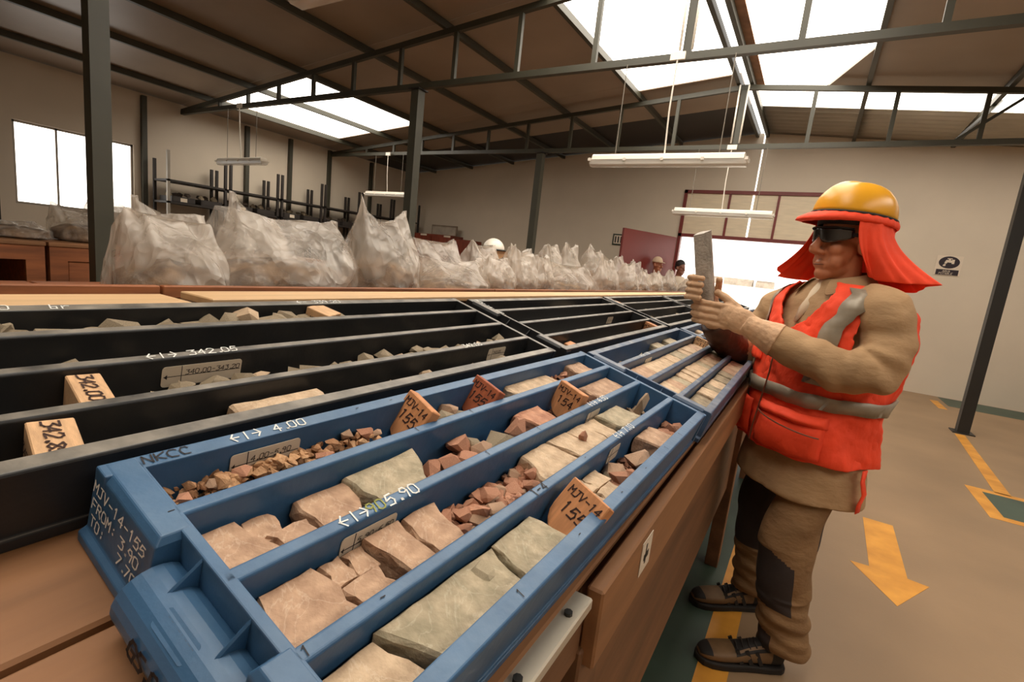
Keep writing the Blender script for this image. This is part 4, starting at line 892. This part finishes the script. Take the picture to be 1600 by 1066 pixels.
fb = empty('framed_board', (-8.1, 9.8, 1.80), label='pale framed board leaning on top of the red cabinet', cat='board')
b = MB(); b.bb(-8.5, -7.75, 9.80, 9.83, 1.801, 2.04); b.build('board', M('pale_board', (168,156,140), .5), fb, world=True)
b = MB()
for q in ((-8.52,-7.73,1.801,1.82),(-8.52,-7.73,2.02,2.05),(-8.52,-8.5,1.82,2.02),(-7.75,-7.73,1.82,2.02)): b.bb(q[0], q[1], 9.785, 9.835, q[2], q[3])
b.build('board_frame', M('board_frame_wood', (140,124,106), .5), fb, world=True)
# ------------------------------------------------------------------ the worker
MAN = frame((.07, 2.12, 0), (-.8,-.6,0), (.6,-.8,0))          # x forward, y his left, z up
m_skin = M('skin', (190,122,86), .5, var=.12, scale=18, bump=.05, bscale=120)
m_shirt = M('tan_cotton', (172,138,100), .85, var=.1, scale=10, bump=.3, bscale=11, bdist=.03, stretch=(1,1,1.8))
m_trou = M('khaki_trousers', (130,98,64), .85, var=.1, scale=10, bump=.5, bscale=9, bdist=.03, stretch=(1,1,1.8))
m_troud = M('dark_trouser_panel', (50,40,37), .9, var=.12, scale=10, bump=.2, bscale=22)
m_vest = M('orange_hi_vis_cloth', (246,72,34), .75, var=.07, scale=8, bump=.4, bscale=10, bdist=.025, stretch=(1.4,1.4,1))
m_refl = M('grey_reflective_tape', (150,138,120), .4, var=.1, scale=30, metal=.1)
m_helm = M('yellow_helmet_shell', (236,168,40), .3, var=.04)
m_lens = M('smoked_lens', (34,28,27), .08, var=0, spec=.8)
m_glove = M('pale_leather_glove', (206,166,130), .75, var=.14, scale=30, bump=.25, bscale=70)
m_forearm = M('dark_brown_forearm', (78,46,28), .6, var=.3, scale=14, bump=.2, bscale=50)
m_boot = M('brown_boot_leather', (112,84,54), .6, var=.15, scale=30); m_bootd = M('black_boot_rubber', (30,25,22), .7, var=.15)
m_cream = M('cream_undershirt', (214,194,166), .85, var=.06)
def texd(o, strength, size, depth=2):
    t = bpy.data.textures.new('cloth_fold', 'CLOUDS'); t.noise_scale = size; t.noise_depth = depth
    d = mod(o, 'DISPLACE', strength=strength, texture_coords='LOCAL', mid_level=.5); d.texture = t; return d
def clay(o, vox, smooth=4, fac=.5):
    mod(o, 'REMESH', mode='VOXEL', voxel_size=vox, use_smooth_shade=True)
    if smooth: mod(o, 'SMOOTH', iterations=smooth, factor=fac)
    return o
def ring(z, hw, df, db, cx=0., cy=0., n=40, p=.85, tiltx=0.):
    R = []
    for i in range(n):
        a = 2*math.pi*i/n; c, s = math.cos(a), math.sin(a)
        c_ = math.copysign(abs(c)**p, c); s_ = math.copysign(abs(s)**p, s)
        R.append((cx+(df if c > 0 else db)*c_, cy+hw*s_, z+tiltx*c_))
    return R
def folded(b, P, rs, amp):
    P = [Vector(p) for p in P]; n = len(P); K = 90; rings = []; seg = 36; ref = None; C_ = []
    for j in range(K+1):
        t = j/K*(n-1); i = min(int(t), n-2); u = t-i
        p0, p1, p2, p3 = P[max(i-1,0)], P[i], P[i+1], P[min(i+2,n-1)]
        C_.append((.5*((2*p1)+(p2-p0)*u+(2*p0-5*p1+4*p2-p3)*u*u+(3*p1-p0-3*p2+p3)*u**3), rs[i]+(rs[i+1]-rs[i])*u, t))
    for j, (c, r, t) in enumerate(C_):
        d = (C_[min(j+1,K)][0]-C_[max(j-1,0)][0]).normalized()
        if ref is None: ref = Vector((1,0,0))
        x = d.cross(ref).normalized(); y = x.cross(d).normalized(); ref = y; R = []
        for k in range(seg):
            a = 2*math.pi*k/seg; env = .18+.82*math.exp(-((t-.55*(n-1))/1.4)**2)
            f = amp*env*(math.sin(t*5.5+1.6*math.cos(a+.5)+a)+.6*math.sin(t*11+2.2*math.sin(a+2)))
            R.append(c+(x*math.cos(a)+y*math.sin(a))*(r+f))
        rings.append(R)
    b.loft(rings)
man = empty('person', MAN, label='man in yellow helmet and orange vest holding up a core sample', cat='person')
def head(b):
    b.ell((-.008,0,1.635), (.098,.077,.095)); b.ell((.032,0,1.555), (.060,.062,.088)); b.ell((.066,0,1.472), (.028,.032,.024)); b.ell((.03,0,1.49), (.05,.055,.035))
    for s in (-1, 1):
        b.ell((.062,.036*s,1.556), (.030,.027,.028)); b.ell((.10,.0135*s,1.543), (.015,.011,.010)); b.ell((0,.079*s,1.575), (.022,.013,.034)); b.ell((.055,.04*s,1.515), (.028,.02,.03))
        b.ell((.078,.030*s,1.595), (.016,.016,.012))
    b.tube([(.084,0,1.615),(.108,0,1.575),(.122,0,1.553)], [.012,.0135,.0165], 10); b.ell((.119,0,1.549), (.017,.0155,.0135))
    b.ell((.074,0,1.617), (.024,.056,.015)); b.ell((.082,0,1.508), (.014,.028,.0075)); b.ell((.080,0,1.495), (.014,.025,.008)); b.ell((.07,0,1.50), (.024,.04,.022))
    b.tube([(-.02,0,1.36),(-.012,0,1.44),(.0,0,1.54)], [.066,.058,.056], 16)
b = MB(); head(b)
b.loft([ring(z, hw, df, db) for z, hw, df, db in ((.86,.13,.10,.10),(1.0,.135,.11,.10),(1.2,.15,.11,.10),(1.34,.15,.085,.08),(1.40,.07,.06,.06))])
b.tube([(0,.15,1.36),(.0,.235,1.26),(.055,.262,1.165),(.17,.185,1.195),(.27,.095,1.235),(.33,.05,1.262)], [.045,.042,.038,.034,.028,.026], 12)
b.tube([(0,-.15,1.36),(.06,-.23,1.26),(.15,-.255,1.13),(.27,-.18,1.19),(.35,-.13,1.245),(.385,-.12,1.285)], [.045,.042,.038,.034,.028,.026], 12)
LL = [(0,.10,.90),(.05,.118,.70),(.085,.13,.50),(.055,.138,.28),(.02,.145,.08)]; RL_ = [(0,-.10,.90),(.0,-.13,.70),(.0,-.15,.50),(-.03,-.17,.28),(-.065,-.185,.08)]
for P in (LL, RL_): b.tube(P, [.08,.07,.055,.05,.038], 12)
clay(b.build('body', m_skin, man), .0042, 5, .45)
b = MB()
b.ell((.0905,0,1.5015), (.006,.027,.0018)); b.build('lip_line', M('lip_shadow', (96,52,40), .6, var=0), man, smooth=True)
# trousers: khaki with dark panels
def leg(P, rs, dark, name):
    rings = []; n = 96; pts = [Vector(p) for p in P]; K = 150
    for j in range(K+1):
        t = j/K*(len(pts)-1); i = min(int(t), len(pts)-2); u = t-i
        c = pts[i].lerp(pts[i+1], u); r = rs[i]+(rs[i+1]-rs[i])*u; R = []
        for q in range(n):
            a = 2*math.pi*q/n; fold = .0045*math.sin(c.z*62+2.6*math.cos(a+1)+a)+.003*math.sin(c.z*110+3*math.sin(a)) if c.z < .32 else .004*math.sin(c.z*32+3*math.cos(a))
            R.append((c.x+(r*1.06+fold)*math.cos(a), c.y+(r+fold)*math.sin(a), c.z+.008*math.sin(2*a)*(c.z < .3)))
        rings.append(R)
    b = MB(); nf = 0
    b.loft(rings, caps=True)
    k = 0
    for j in range(K):
        for q in range(n):
            p = rings[j][q]; a = (360*q/n+180) % 360-180
            b.m[k] = 1 if dark(p[2], a) else 0; k += 1
    return b
def dl(z, a): return (.27 < z < .50-.0009*max(0,a-20) and -75 < a < 75) or (z > .52 and (a > 125 or a < -150)) or (z < .16 and -60 < a < 25)
def dr(z, a): return (z > .33 and -60 < a < 95)
tz = empty('trousers', None, man)
for P, D in (([(0,.105,.92),(.045,.122,.70),(.09,.132,.50),(.06,.14,.28),(.02,.146,.085)], dl), ([(0,-.105,.92),(.0,-.13,.70),(.005,-.15,.50),(-.03,-.172,.28),(-.065,-.188,.085)], dr)):
    o = leg(P, [.088,.084,.090,.082,.083], D, 'x').build('trouser_leg', [m_trou, m_troud], tz, smooth=True); mod(o, 'SUBSURF', levels=1, render_levels=1)
# shirt: body and both sleeves in one cloth
b = MB()
TORSO = [(.685,.236,.188,.196),(.78,.226,.180,.182),(.84,.212,.172,.168),(.90,.198,.166,.152),(1.02,.196,.162,.145),(1.15,.20,.150,.145),(1.28,.205,.130,.145),(1.37,.20,.105,.125),(1.42,.15,.08,.10),(1.455,.085,.062,.08)]
b.loft([ring(*r) for r in TORSO])
folded(b, [(0,.14,1.375),(-.005,.205,1.36),(-.005,.255,1.26),(.035,.272,1.18),(.115,.232,1.168),(.20,.165,1.20),(.275,.092,1.236)], [.072,.082,.074,.072,.070,.062,.052], .0075)
folded(b, [(0,-.14,1.37),(.03,-.215,1.33),(.09,-.26,1.22),(.15,-.265,1.135),(.24,-.21,1.165),(.30,-.165,1.205)], [.07,.085,.078,.072,.06,.052], .0075)
shirt = clay(b.build('shirt', m_shirt, man), .008, 3); texd(shirt, .014, .10, 1)
# collar and undershirt
b = MB(); n = 30; rings = [[], [], []]
for i in range(n+1):
    a = math.radians(32+296*i/n); sp = 1+.25*math.exp(-((math.degrees(a)-32)/25)**2)+.25*math.exp(-((math.degrees(a)-328)/25)**2)
    for k, (r, z) in enumerate(((.070,1.435),(.076,1.488),(.112*sp,1.432-.03*(sp-1)*4))):
        rings[k].append((-.008+r*math.cos(a)*1.02, r*math.sin(a), z-.018*math.cos(a)))
b.loft(rings, caps=False, closed=False); o = b.build('collar', m_shirt, shirt, smooth=True); mod(o, 'SOLIDIFY', thickness=.004); mod(o, 'SUBSURF', levels=1, render_levels=2)
b = MB(); b.loft([[(.05,-.05,1.45),(.062,0,1.448),(.05,.05,1.45)], [(.10,-.03,1.36),(.112,0,1.36),(.10,.03,1.36)], [(.133,-.006,1.29),(.135,0,1.29),(.133,.006,1.29)]], caps=False, closed=False); o = b.build('undershirt', m_cream, man, smooth=True); mod(o, 'SOLIDIFY', thickness=.004)
# vest
def vprof(z):
    T = [(.83,.240,.205,.20),(.88,.236,.202,.192),(1.0,.228,.192,.185),(1.15,.240,.180,.225),(1.28,.256,.158,.245),(1.36,.252,.133,.215),(1.41,.215,.108,.155),(1.445,.135,.088,.112)]
    for q, r in zip(T, T[1:]):
        if z <= r[0]: u = (z-q[0])/(r[0]-q[0]); return [q[i]+(r[i]-q[i])*u for i in (1,2,3)]
    return T[-1][1:]
def vpt(a, z, off=0.):
    hw, df, db = vprof(z); c, s = math.cos(a), math.sin(a)
    c_ = math.copysign(abs(c)**.85, c); s_ = math.copysign(abs(s)**.85, s)
    ruf = .012*math.sin(9*a+1)*max(0, (.90-z)/.12)+.005*math.sin(6*a+22*z)
    return Vector(((df if c > 0 else db)*c_+(off+ruf)*c, hw*s_+(off+ruf)*s, z))
n, K = 168, 80; zs = [.83+(1.445-.83)*j/K for j in range(K+1)]
b = MB(); vs = [vpt(2*math.pi*i/n, z) for z in zs for i in range(n)]; fs = []
for j in range(K):
    for i in range(n):
        zc = (zs[j]+zs[j+1])/2; a = math.degrees(2*math.pi*(i+.5)/n); a = a-360 if a > 180 else a
        hole = ((abs(a)-86)/25)**2+((zc-1.275)/.125)**2 < 1
        vneck = zc > 1.26 and abs(a) < 36*(zc-1.26)/.185
        back = zc > 1.42 and abs(a) > 130
        if not (hole or vneck or back): fs.append((j*n+i, j*n+(i+1) % n, (j+1)*n+(i+1) % n, (j+1)*n+i))
b.add(vs, fs); vest = b.build('safety_vest', m_vest, man, smooth=True); mod(vest, 'SMOOTH', iterations=8, factor=.5); mod(vest, 'SOLIDIFY', thickness=.006); texd(vest, .02, .06, 2)
def band(name, m, pts_a, pts_b, parent, off=.011):
    b = MB(); b.loft([pts_a, pts_b], caps=False, closed=False); o = b.build(name, m, parent, smooth=True); mod(o, 'SOLIDIFY', thickness=.004); texd(o, .02, .06, 2); return o
A = [math.radians(q) for q in range(-180, 181, 6)]
band('reflective_stripe', m_refl, [vpt(q, 1.02, .011) for q in A], [vpt(q, 1.068, .011) for q in A], vest)
for s in (-1, 1):
    Z = [1.10+.0172*k for k in range(20)]
    f = lambda z, w: vpt(s*math.radians((40 if z < 1.3 else 40+170*(z-1.3)**1.0)+w), min(z, 1.44), .010)
    band('reflective_stripe', m_refl, [f(z, -9 if z < 1.35 else -12) for z in Z], [f(z, 9 if z < 1.35 else 12) for z in Z], vest)
def pouch(a0, a1, z0, z1, puff, name='pocket'):
    b = MB(); N_ = 12; rg = []
    for j in range(N_+1):
        v = j/N_; rg.append([vpt(math.radians(a0+(a1-a0)*i/N_), z0+(z1-z0)*v, .008+puff*(math.sin(math.pi*i/N_)**.5)*(math.sin(math.pi*min(1, v*.9+.08))**.6)) for i in range(N_+1)])
    b.loft(rg, caps=False, closed=False); o = b.build(name, m_vest, vest, smooth=True); mod(o, 'SOLIDIFY', thickness=.004); texd(o, .012, .05, 2); return o
pk = pouch(2, 62, .85, .985, .045)
fl = pouch(0, 64, .962, 1.0, .045, 'pocket_flap')
pouch(-62, -8, .85, .985, .035); pouch(20, 58, 1.13, 1.21, .014); pouch(-58, -20, 1.13, 1.21, .014)
b = MB(); b.tube([vpt(math.radians(q), .968-.0006*(q-3), .058*math.sin(math.radians((q-2)*3))**.5+.012) for q in range(6, 60, 3)], .0025, 6); b.build('zipper', M('zip_grey', (120,70,50), .5), pk)
b = MB(); b.tube([vpt(0, z, .013) for z in (.84,.9,1.0,1.1,1.2,1.26)], .003, 6); b.build('zipper', M('zip_grey', (120,70,50)), vest)
b = MB(); b.loft([[vpt(math.radians(q), z, .012+.006*math.sin(z*60)) for q in (96, 103)] for z in (.84,.80,.76,.72,.69)], caps=False, closed=False); o = b.build('drawstring', m_vest, vest, smooth=True); mod(o, 'SOLIDIFY', thickness=.003)
# helmet with cloth sun brim and neck flap
helm = empty('helmet', Matrix.Translation((.002,0,1.655)) @ Matrix.Rotation(-.07, 4, 'Y') @ Matrix.Translation((-.002,0,-1.643)), man)
b = MB(); vs = []; fs = []; nu, nv = 40, 16
for j in range(nv+1):
    t = math.pi/2*j/nv
    for i in range(nu):
        a = 2*math.pi*i/nu; rx, ry = .136, .113
        x = rx*math.cos(a)*math.cos(t)**.72; y = ry*math.sin(a)*math.cos(t)**.72; z = .112*math.sin(t)**.95
        z += .008*math.exp(-(y/.022)**2)*math.sin(t)+.004*(math.exp(-((abs(y)-.05)/.012)**2))*math.sin(t)*(1 if x < .06 else .3)
        vs.append((x-.002, y, 1.662+z))
for j in range(nv):
    for i in range(nu): fs.append((j*nu+i, j*nu+(i+1) % nu, (j+1)*nu+(i+1) % nu, (j+1)*nu+i))
b.add(vs, fs); o = b.build('shell', m_helm, helm, smooth=True); mod(o, 'SOLIDIFY', thickness=.004)
b = MB(); b.tube([(-.002+.137*math.cos(2*math.pi*k/40), .114*math.sin(2*math.pi*k/40), 1.660) for k in range(41)], .005, 8); b.build('elastic_band', m_bootd, helm, smooth=True)
b = MB(); rg = [[], [], [], [], []]; n = 64
for i in range(n):
    a = 2*math.pi*i/n; c, s = math.cos(a), math.sin(a); ext = .052*max(0, c)**1.5; pl_ = .0025*math.sin(26*a)
    for k, (r, z) in enumerate(((.0,1.657),(.35,1.655),(.9,1.647),(1.0,1.640),(.6,1.634))):
        rg[k].append((-.002+(.137+.006*r+ext*r)*c+pl_*c, (.114+.006*r)*s+pl_*s, z-.020*max(0,c)**3*r))
b.loft(rg, caps=False); o = b.build('cloth_brim', m_vest, helm, smooth=True); mod(o, 'SOLIDIFY', thickness=.003)
cols = [(66,(.056,.105),(-.015,.108,1.47)),(78,(.026,.113),(-.045,.135,1.452)),(95,(-.014,.117),(-.115,.20,1.455)),(116,(-.066,.10),(-.185,.215,1.468)),(150,(-.12,.058),(-.20,.13,1.44)),(180,(-.14,0),(-.205,0,1.43)),(210,(-.12,-.058),(-.175,-.11,1.44)),(240,(-.07,-.1),(-.10,-.185,1.44)),(262,(-.014,-.117),(.0,-.225,1.43)),(280,(.02,-.116),(.07,-.225,1.43)),(292,(.05,-.108),(.11,-.175,1.46))]
b = MB(); rows = 14; rg = []
def smooth_cols(t):
    x = t*(len(cols)-1); i = min(int(x), len(cols)-2); u = x-i
    p0, p1 = cols[i], cols[i+1]; q = lambda a_, b_: tuple(m_+(n_-m_)*u for m_, n_ in zip(a_, b_))
    return q(p0[1], p1[1]), q(p0[2], p1[2])
NC = 70
for r in range(rows+1):
    v = r/rows; R = []
    for i in range(NC+1):
        (tx_, ty_), (bx, by, bz) = smooth_cols(i/NC); tz_ = 1.640
        e = v**2.0; x = tx_+(bx-tx_)*e; y = ty_+(by-ty_)*e; z = tz_+(bz-tz_)*v
        w = .010*v*math.sin(i*.62+2*v)+.006*v*math.sin(i*1.5+1); l_ = math.hypot(x, y) or 1
        R.append((x+x/l_*(w+.004*math.sin(math.pi*v)), y+y/l_*(w+.004*math.sin(math.pi*v)), z))
    rg.append(R)
b.loft(rg, caps=False, closed=False); o = b.build('neck_flap', m_vest, helm, smooth=True); mod(o, 'SOLIDIFY', thickness=.003); mod(o, 'SUBSURF', levels=1, render_levels=1)
b = MB(); b.loft([[(-.006+.088*math.cos(a)*k+.0, .083*math.sin(a)*k, z) for a in [math.radians(-110+220*i/20) for i in range(21)]] for k, z in ((1.22,1.655),(1.17,1.622))], caps=False, closed=False); o = b.build('head_band', m_bootd, helm, smooth=True); mod(o, 'SOLIDIFY', thickness=.004)
# safety glasses
gl = empty('safety_glasses', None, man)
b = MB(); rows = 6; rg = []; N_ = 48
for r in range(rows+1):
    v = r/rows; R = []
    for i in range(N_+1):
        a = math.radians(-72+144*i/N_); q = abs(math.degrees(a)); notch = .016*math.exp(-(q/9)**2); tap = .020*max(0, (q-28)/44)**1.5
        zt = 1.627-tap*.3; zb = 1.575+notch*1.3+tap; z = zb+(zt-zb)*v
        R.append((.018+.098*math.cos(a)-.004*(1-v), .088*math.sin(a), z))
    rg.append(R)
b.loft(rg, caps=False, closed=False); o = b.build('lens', m_lens, gl, smooth=True); mod(o, 'SOLIDIFY', thickness=.003)
for s in (-1, 1):
    b = MB(); b.loft([[(x, s*y, z-.006),(x, s*(y+.004), z-.006),(x, s*(y+.004), z+.006),(x, s*y, z+.006)] for x, y, z in ((.052,.083,1.605),(.02,.0885,1.604),(-.02,.090,1.598))]); b.build('temple_arm', m_bootd, gl)
b = MB(); b.tube([(.018+.1005*math.cos(math.radians(q)), .0905*math.sin(math.radians(q)), 1.6275-.004*max(0,(abs(q)-40)/32)) for q in range(-70, 71, 5)], .003, 6); b.build('brow_bar', m_bootd, gl, smooth=True)
# gloves
def fing(b, pts, r=.0105): b.tube(pts, [r*1.06]+[r]*(len(pts)-2)+[r*.85], 10); b.ell(pts[-1], (r*.95,)*3); b.ell(pts[0], (r*1.1,)*3)
b = MB()
b.ell((.36,.035,1.275), (.062,.026,.046), R=Matrix.Rotation(-.62, 3, 'Z') @ Matrix.Rotation(-.3, 3, 'Y')); b.ell((.39,.008,1.285), (.04,.024,.046), R=Matrix.Rotation(-.62, 3, 'Z'))
b.tube([(.262,.108,1.228),(.285,.088,1.238),(.315,.068,1.252),(.35,.045,1.27)], [.060,.053,.043,.036], 16)
for i in range(4):
    z = 1.318-.0235*i; s = (0,.004,.002,-.006)[i]; fing(b, [(.40,.004,z),(.435+s,-.022,z+.003),(.468+s,-.05,z+.006),(.478+s,-.085,z+.008),(.458+s,-.112,z+.008)])
fing(b, [(.345,.034,1.295),(.378,.006,1.328),(.402,-.022,1.350),(.418,-.042,1.362)], .0145)
o = clay(b.build('glove', m_glove, man), .0032, 3, .4); texd(o, .004, .018, 2)
b = MB()
b.ell((.405,-.125,1.335), (.048,.024,.050), R=Matrix.Rotation(.45, 3, 'Z')); b.tube([(.33,-.145,1.225),(.355,-.13,1.25),(.385,-.125,1.29),(.405,-.125,1.32)], [.052,.046,.040,.036], 16)
for i in range(4):
    z = 1.405-.0235*i; fing(b, [(.43,-.122,z-.008),(.475,-.122,z),(.508,-.098,z+.002),(.512,-.062,z+.003),(.488,-.038,z+.002)])
fing(b, [(.385,-.11,1.37),(.40,-.082,1.395),(.418,-.05,1.41)], .0125)
o = clay(b.build('glove', m_glove, man), .0032, 3, .4); texd(o, .004, .018, 2)
b = MB(); b.tube([(.15,-.268,1.125),(.22,-.225,1.15),(.29,-.175,1.19),(.34,-.142,1.225),(.365,-.128,1.25)], [.062,.066,.064,.058,.054], 18); o = clay(b.build('forearm_tube', m_forearm, man), .006, 3); texd(o, .012, .05, 2)  # dark brown tube over the right forearm
# boots
def boot(T, idx):
    t = empty('boot', T, man)
    S_ = [(-.075,.026,.115,.022),(-.06,.036,.118,.02),(-.02,.040,.112,.02),(.03,.040,.102,.02),(.075,.042,.086,.02),(.115,.047,.070,.02),(.16,.050,.064,.02),(.20,.046,.060,.02),(.228,.034,.052,.021),(.240,.018,.040,.024)]
    rings = []
    for x, w, h, z0 in S_:
        R = []
        for k in range(20):
            a = 2*math.pi*k/20; c, s = math.cos(a), math.sin(a)
            R.append((x, w*math.copysign(abs(c)**.7, c)*(1-.25*max(0,s)*(h > .08)), z0+(h-z0)*(.5+.5*math.copysign(abs(s)**.75, s))))
        rings.append(R)
    b = MB(); b.loft(rings); k = 0
    for j in range(len(S_)-1):
        for q in range(20):
            x = (S_[j][0]+S_[j+1][0])/2; b.m[k] = 1 if (x > .205 and q in range(1, 9)) or (x < .11 and q in (3,4,5,6)) or x < -.03 or (x < .10 and q % 4 == 1) else 0; k += 1
    o = b.build('upper', [m_boot, m_bootd], t, smooth=True); mod(o, 'SUBSURF', levels=2, render_levels=2)
    b = MB(); P = [(x, w+.007) for x, w, _, _ in S_]; poly = [(x, -w) for x, w in P]+[(.25,0)]+[(x, w) for x, w in reversed(P)]+[(-.086,0)]
    b.prism(poly, 0, .026); so = b.build('sole', m_bootd, t); bev(so, .006, 2)
    b = MB()
    for k in range(5):
        x = .015+.022*k; z = .108-.0075*k; b.tube([(x-.004,-.026,z-.014),(x,-.012,z),(x+.006,.012,z),(x+.002,.026,z-.014)], .0035, 6)
    b.build('laces', m_bootd, t, smooth=True)
    for k in range(3):
        x = .02+.036*k
        for s in (-1, 1):
            b = MB(); b.bar((x, s*.041, .030), (x+.022, s*.034, .078), .014, .006, up=(0,s,0)); b.build('side_strap', m_bootd, t)
boot(frame((.09,.135,0), (.985,-.12,0), (.12,.985,0)), 0)
boot(frame((-.035,-.19,0), (.99,-.05,0), (.05,.99,0)), 1)
# the piece of core he holds up
ca = MAN @ Vector((.432,-.072,1.285)); cb = MAN @ Vector((.500,-.072,1.568)); ax = (cb-ca).normalized(); xx = (MAN.to_3x3() @ Vector((-.75,.66,0))); TC = frame(ca, xx-ax*xx.dot(ax), ax.cross(xx))
b = MB(); rg = []; rgd = random.Random(3); Lk = (cb-ca).length
for j in range(11):
    z = Lk*j/10; R = []
    for k in range(18):
        a = 2*math.pi*k/18; r = .031 if math.sin(a) > -.45 else .031*.45/max(.45, -math.sin(a))
        zz = z+((.006*math.sin(a+.8)+.0015*math.cos(3*a)) if j == 10 else 0); R.append((r*math.cos(a)+rgd.uniform(-.0006,.0006), r*math.sin(a)+rgd.uniform(-.0006,.0006), zz))
    rg.append(R)
b.loft(rg); o = b.build('drill_core_sample', rockmat('held_grey_core', (164,154,142), (186,176,164), (200,190,180), 20), None, T=TC, smooth=False)
tag(o, 'grey drill core stick held upright in the gloved hands', 'rock core')
# ------------------------------------------------------------------ two persons at the far end
def bystander(T, label, shirt_c, trou_c, cap, hairc, skin):
    t = empty('person', T, label=label, cat='person', group='persons beyond the bags')
    b = MB(); head(b)
    b.loft([ring(z, hw, df, db) for z, hw, df, db in ((.86,.13,.10,.10),(1.0,.13,.11,.10),(1.2,.145,.11,.10),(1.34,.15,.085,.08),(1.40,.07,.06,.06))])
    for s in (-1, 1):
        b.tube([(0,.15*s,1.36),(.02,.225*s,1.22),(.05,.24*s,1.08),(.20,.18*s,1.02),(.29,.10*s,1.05),(.345,.085*s,1.06)], [.046,.042,.036,.032,.026,.03], 12)
        for q in range(4): b.tube([(.335,(.062+.018*q)*s,1.06),(.37,(.062+.018*q)*s,1.058),(.40,(.065+.016*q)*s,1.045)], .009, 8)
        b.tube([(.33,.06*s,1.065),(.35,.045*s,1.075),(.372,.04*s,1.07)], .010, 8)
        b.tube([(0,.095*s,.9),(.02,.10*s,.5),(-.01,.105*s,.06)], [.08,.055,.04], 12); b.tube([(-.04,.105*s,.04),(.06,.11*s,.035),(.16,.115*s,.03)], [.04,.042,.03], 12)
    clay(b.build('body', M('skin_'+skin[0], skin[1], .5, var=.1), t), .008, 4)
    b = MB(); b.loft([ring(z, hw, df, db) for z, hw, df, db in ((.82,.175,.14,.13),(1.0,.17,.135,.125),(1.2,.185,.135,.125),(1.36,.18,.10,.10),(1.43,.09,.07,.075))])
    for s in (-1, 1): b.tube([(0,.14*s,1.36),(.01,.21*s,1.28),(.03,.24*s,1.10),(.13,.215*s,1.04)], [.07,.075,.065,.058], 14)
    clay(b.build('shirt', M('shirt_'+shirt_c[0], shirt_c[1], .85, var=.08), t), .012, 3)
    for s in (-1, 1):
        b = MB(); b.tube([(0,.095*s,.9),(.02,.10*s,.5),(-.01,.105*s,.08)], [.105,.08,.07], 16); b.build('trouser_leg', M('trousers_'+trou_c[0], trou_c[1], .85), t, smooth=True)
    if cap:
        b = MB(); b.ell((-.008,0,1.645), (.106,.086,.098), nu=24, nv=14); b.v = [(x,y,max(z,1.632)) for x, y, z in b.v]; c_ = b.build('cap', M('beige_cap', (202,178,150), .8, var=.05), t, smooth=True)
        b = MB(); b.loft([[(.085+.075*q*math.cos(a)**.5, .075*math.sin(a)*(1-.15*q), 1.64-.012*q) for a in [math.radians(-85+170*i/14) for i in range(15)]] for q in (0,.5,1)], caps=False, closed=False); o = b.build('cap_peak', M('beige_cap', (202,178,150)), c_, smooth=True); mod(o, 'SOLIDIFY', thickness=.004)
    else:
        b = MB(); b.ell((-.018,0,1.655), (.102,.086,.092), nu=24, nv=14); b.ell((-.05,0,1.61), (.065,.082,.07)); b.build('hair', M('dark_hair', hairc, .7, var=.2), t, smooth=True)
fq = frame((0,0,0), (.9,-.43,0), (.43,.9,0))
bystander(Matrix.Translation((-2.56, 9.32, .0)) @ fq @ Matrix.Diagonal((1,1,1.005,1)), 'person in beige cap and pale shirt standing before the red door', ('pale', (214,200,182)), ('grey', (80,74,68)), True, None, ('a', (150,92,66)))
bystander(Matrix.Translation((-2.24, 9.78, .0)) @ frame((0,0,0), (.8,-.6,0), (.6,.8,0)) @ Matrix.Diagonal((1,1,1.0,1)), 'dark haired person beside the doorway next to the capped one', ('white', (206,190,170)), ('navy', (50,48,52)), False, (34,28,28), ('b', (128,82,64)))
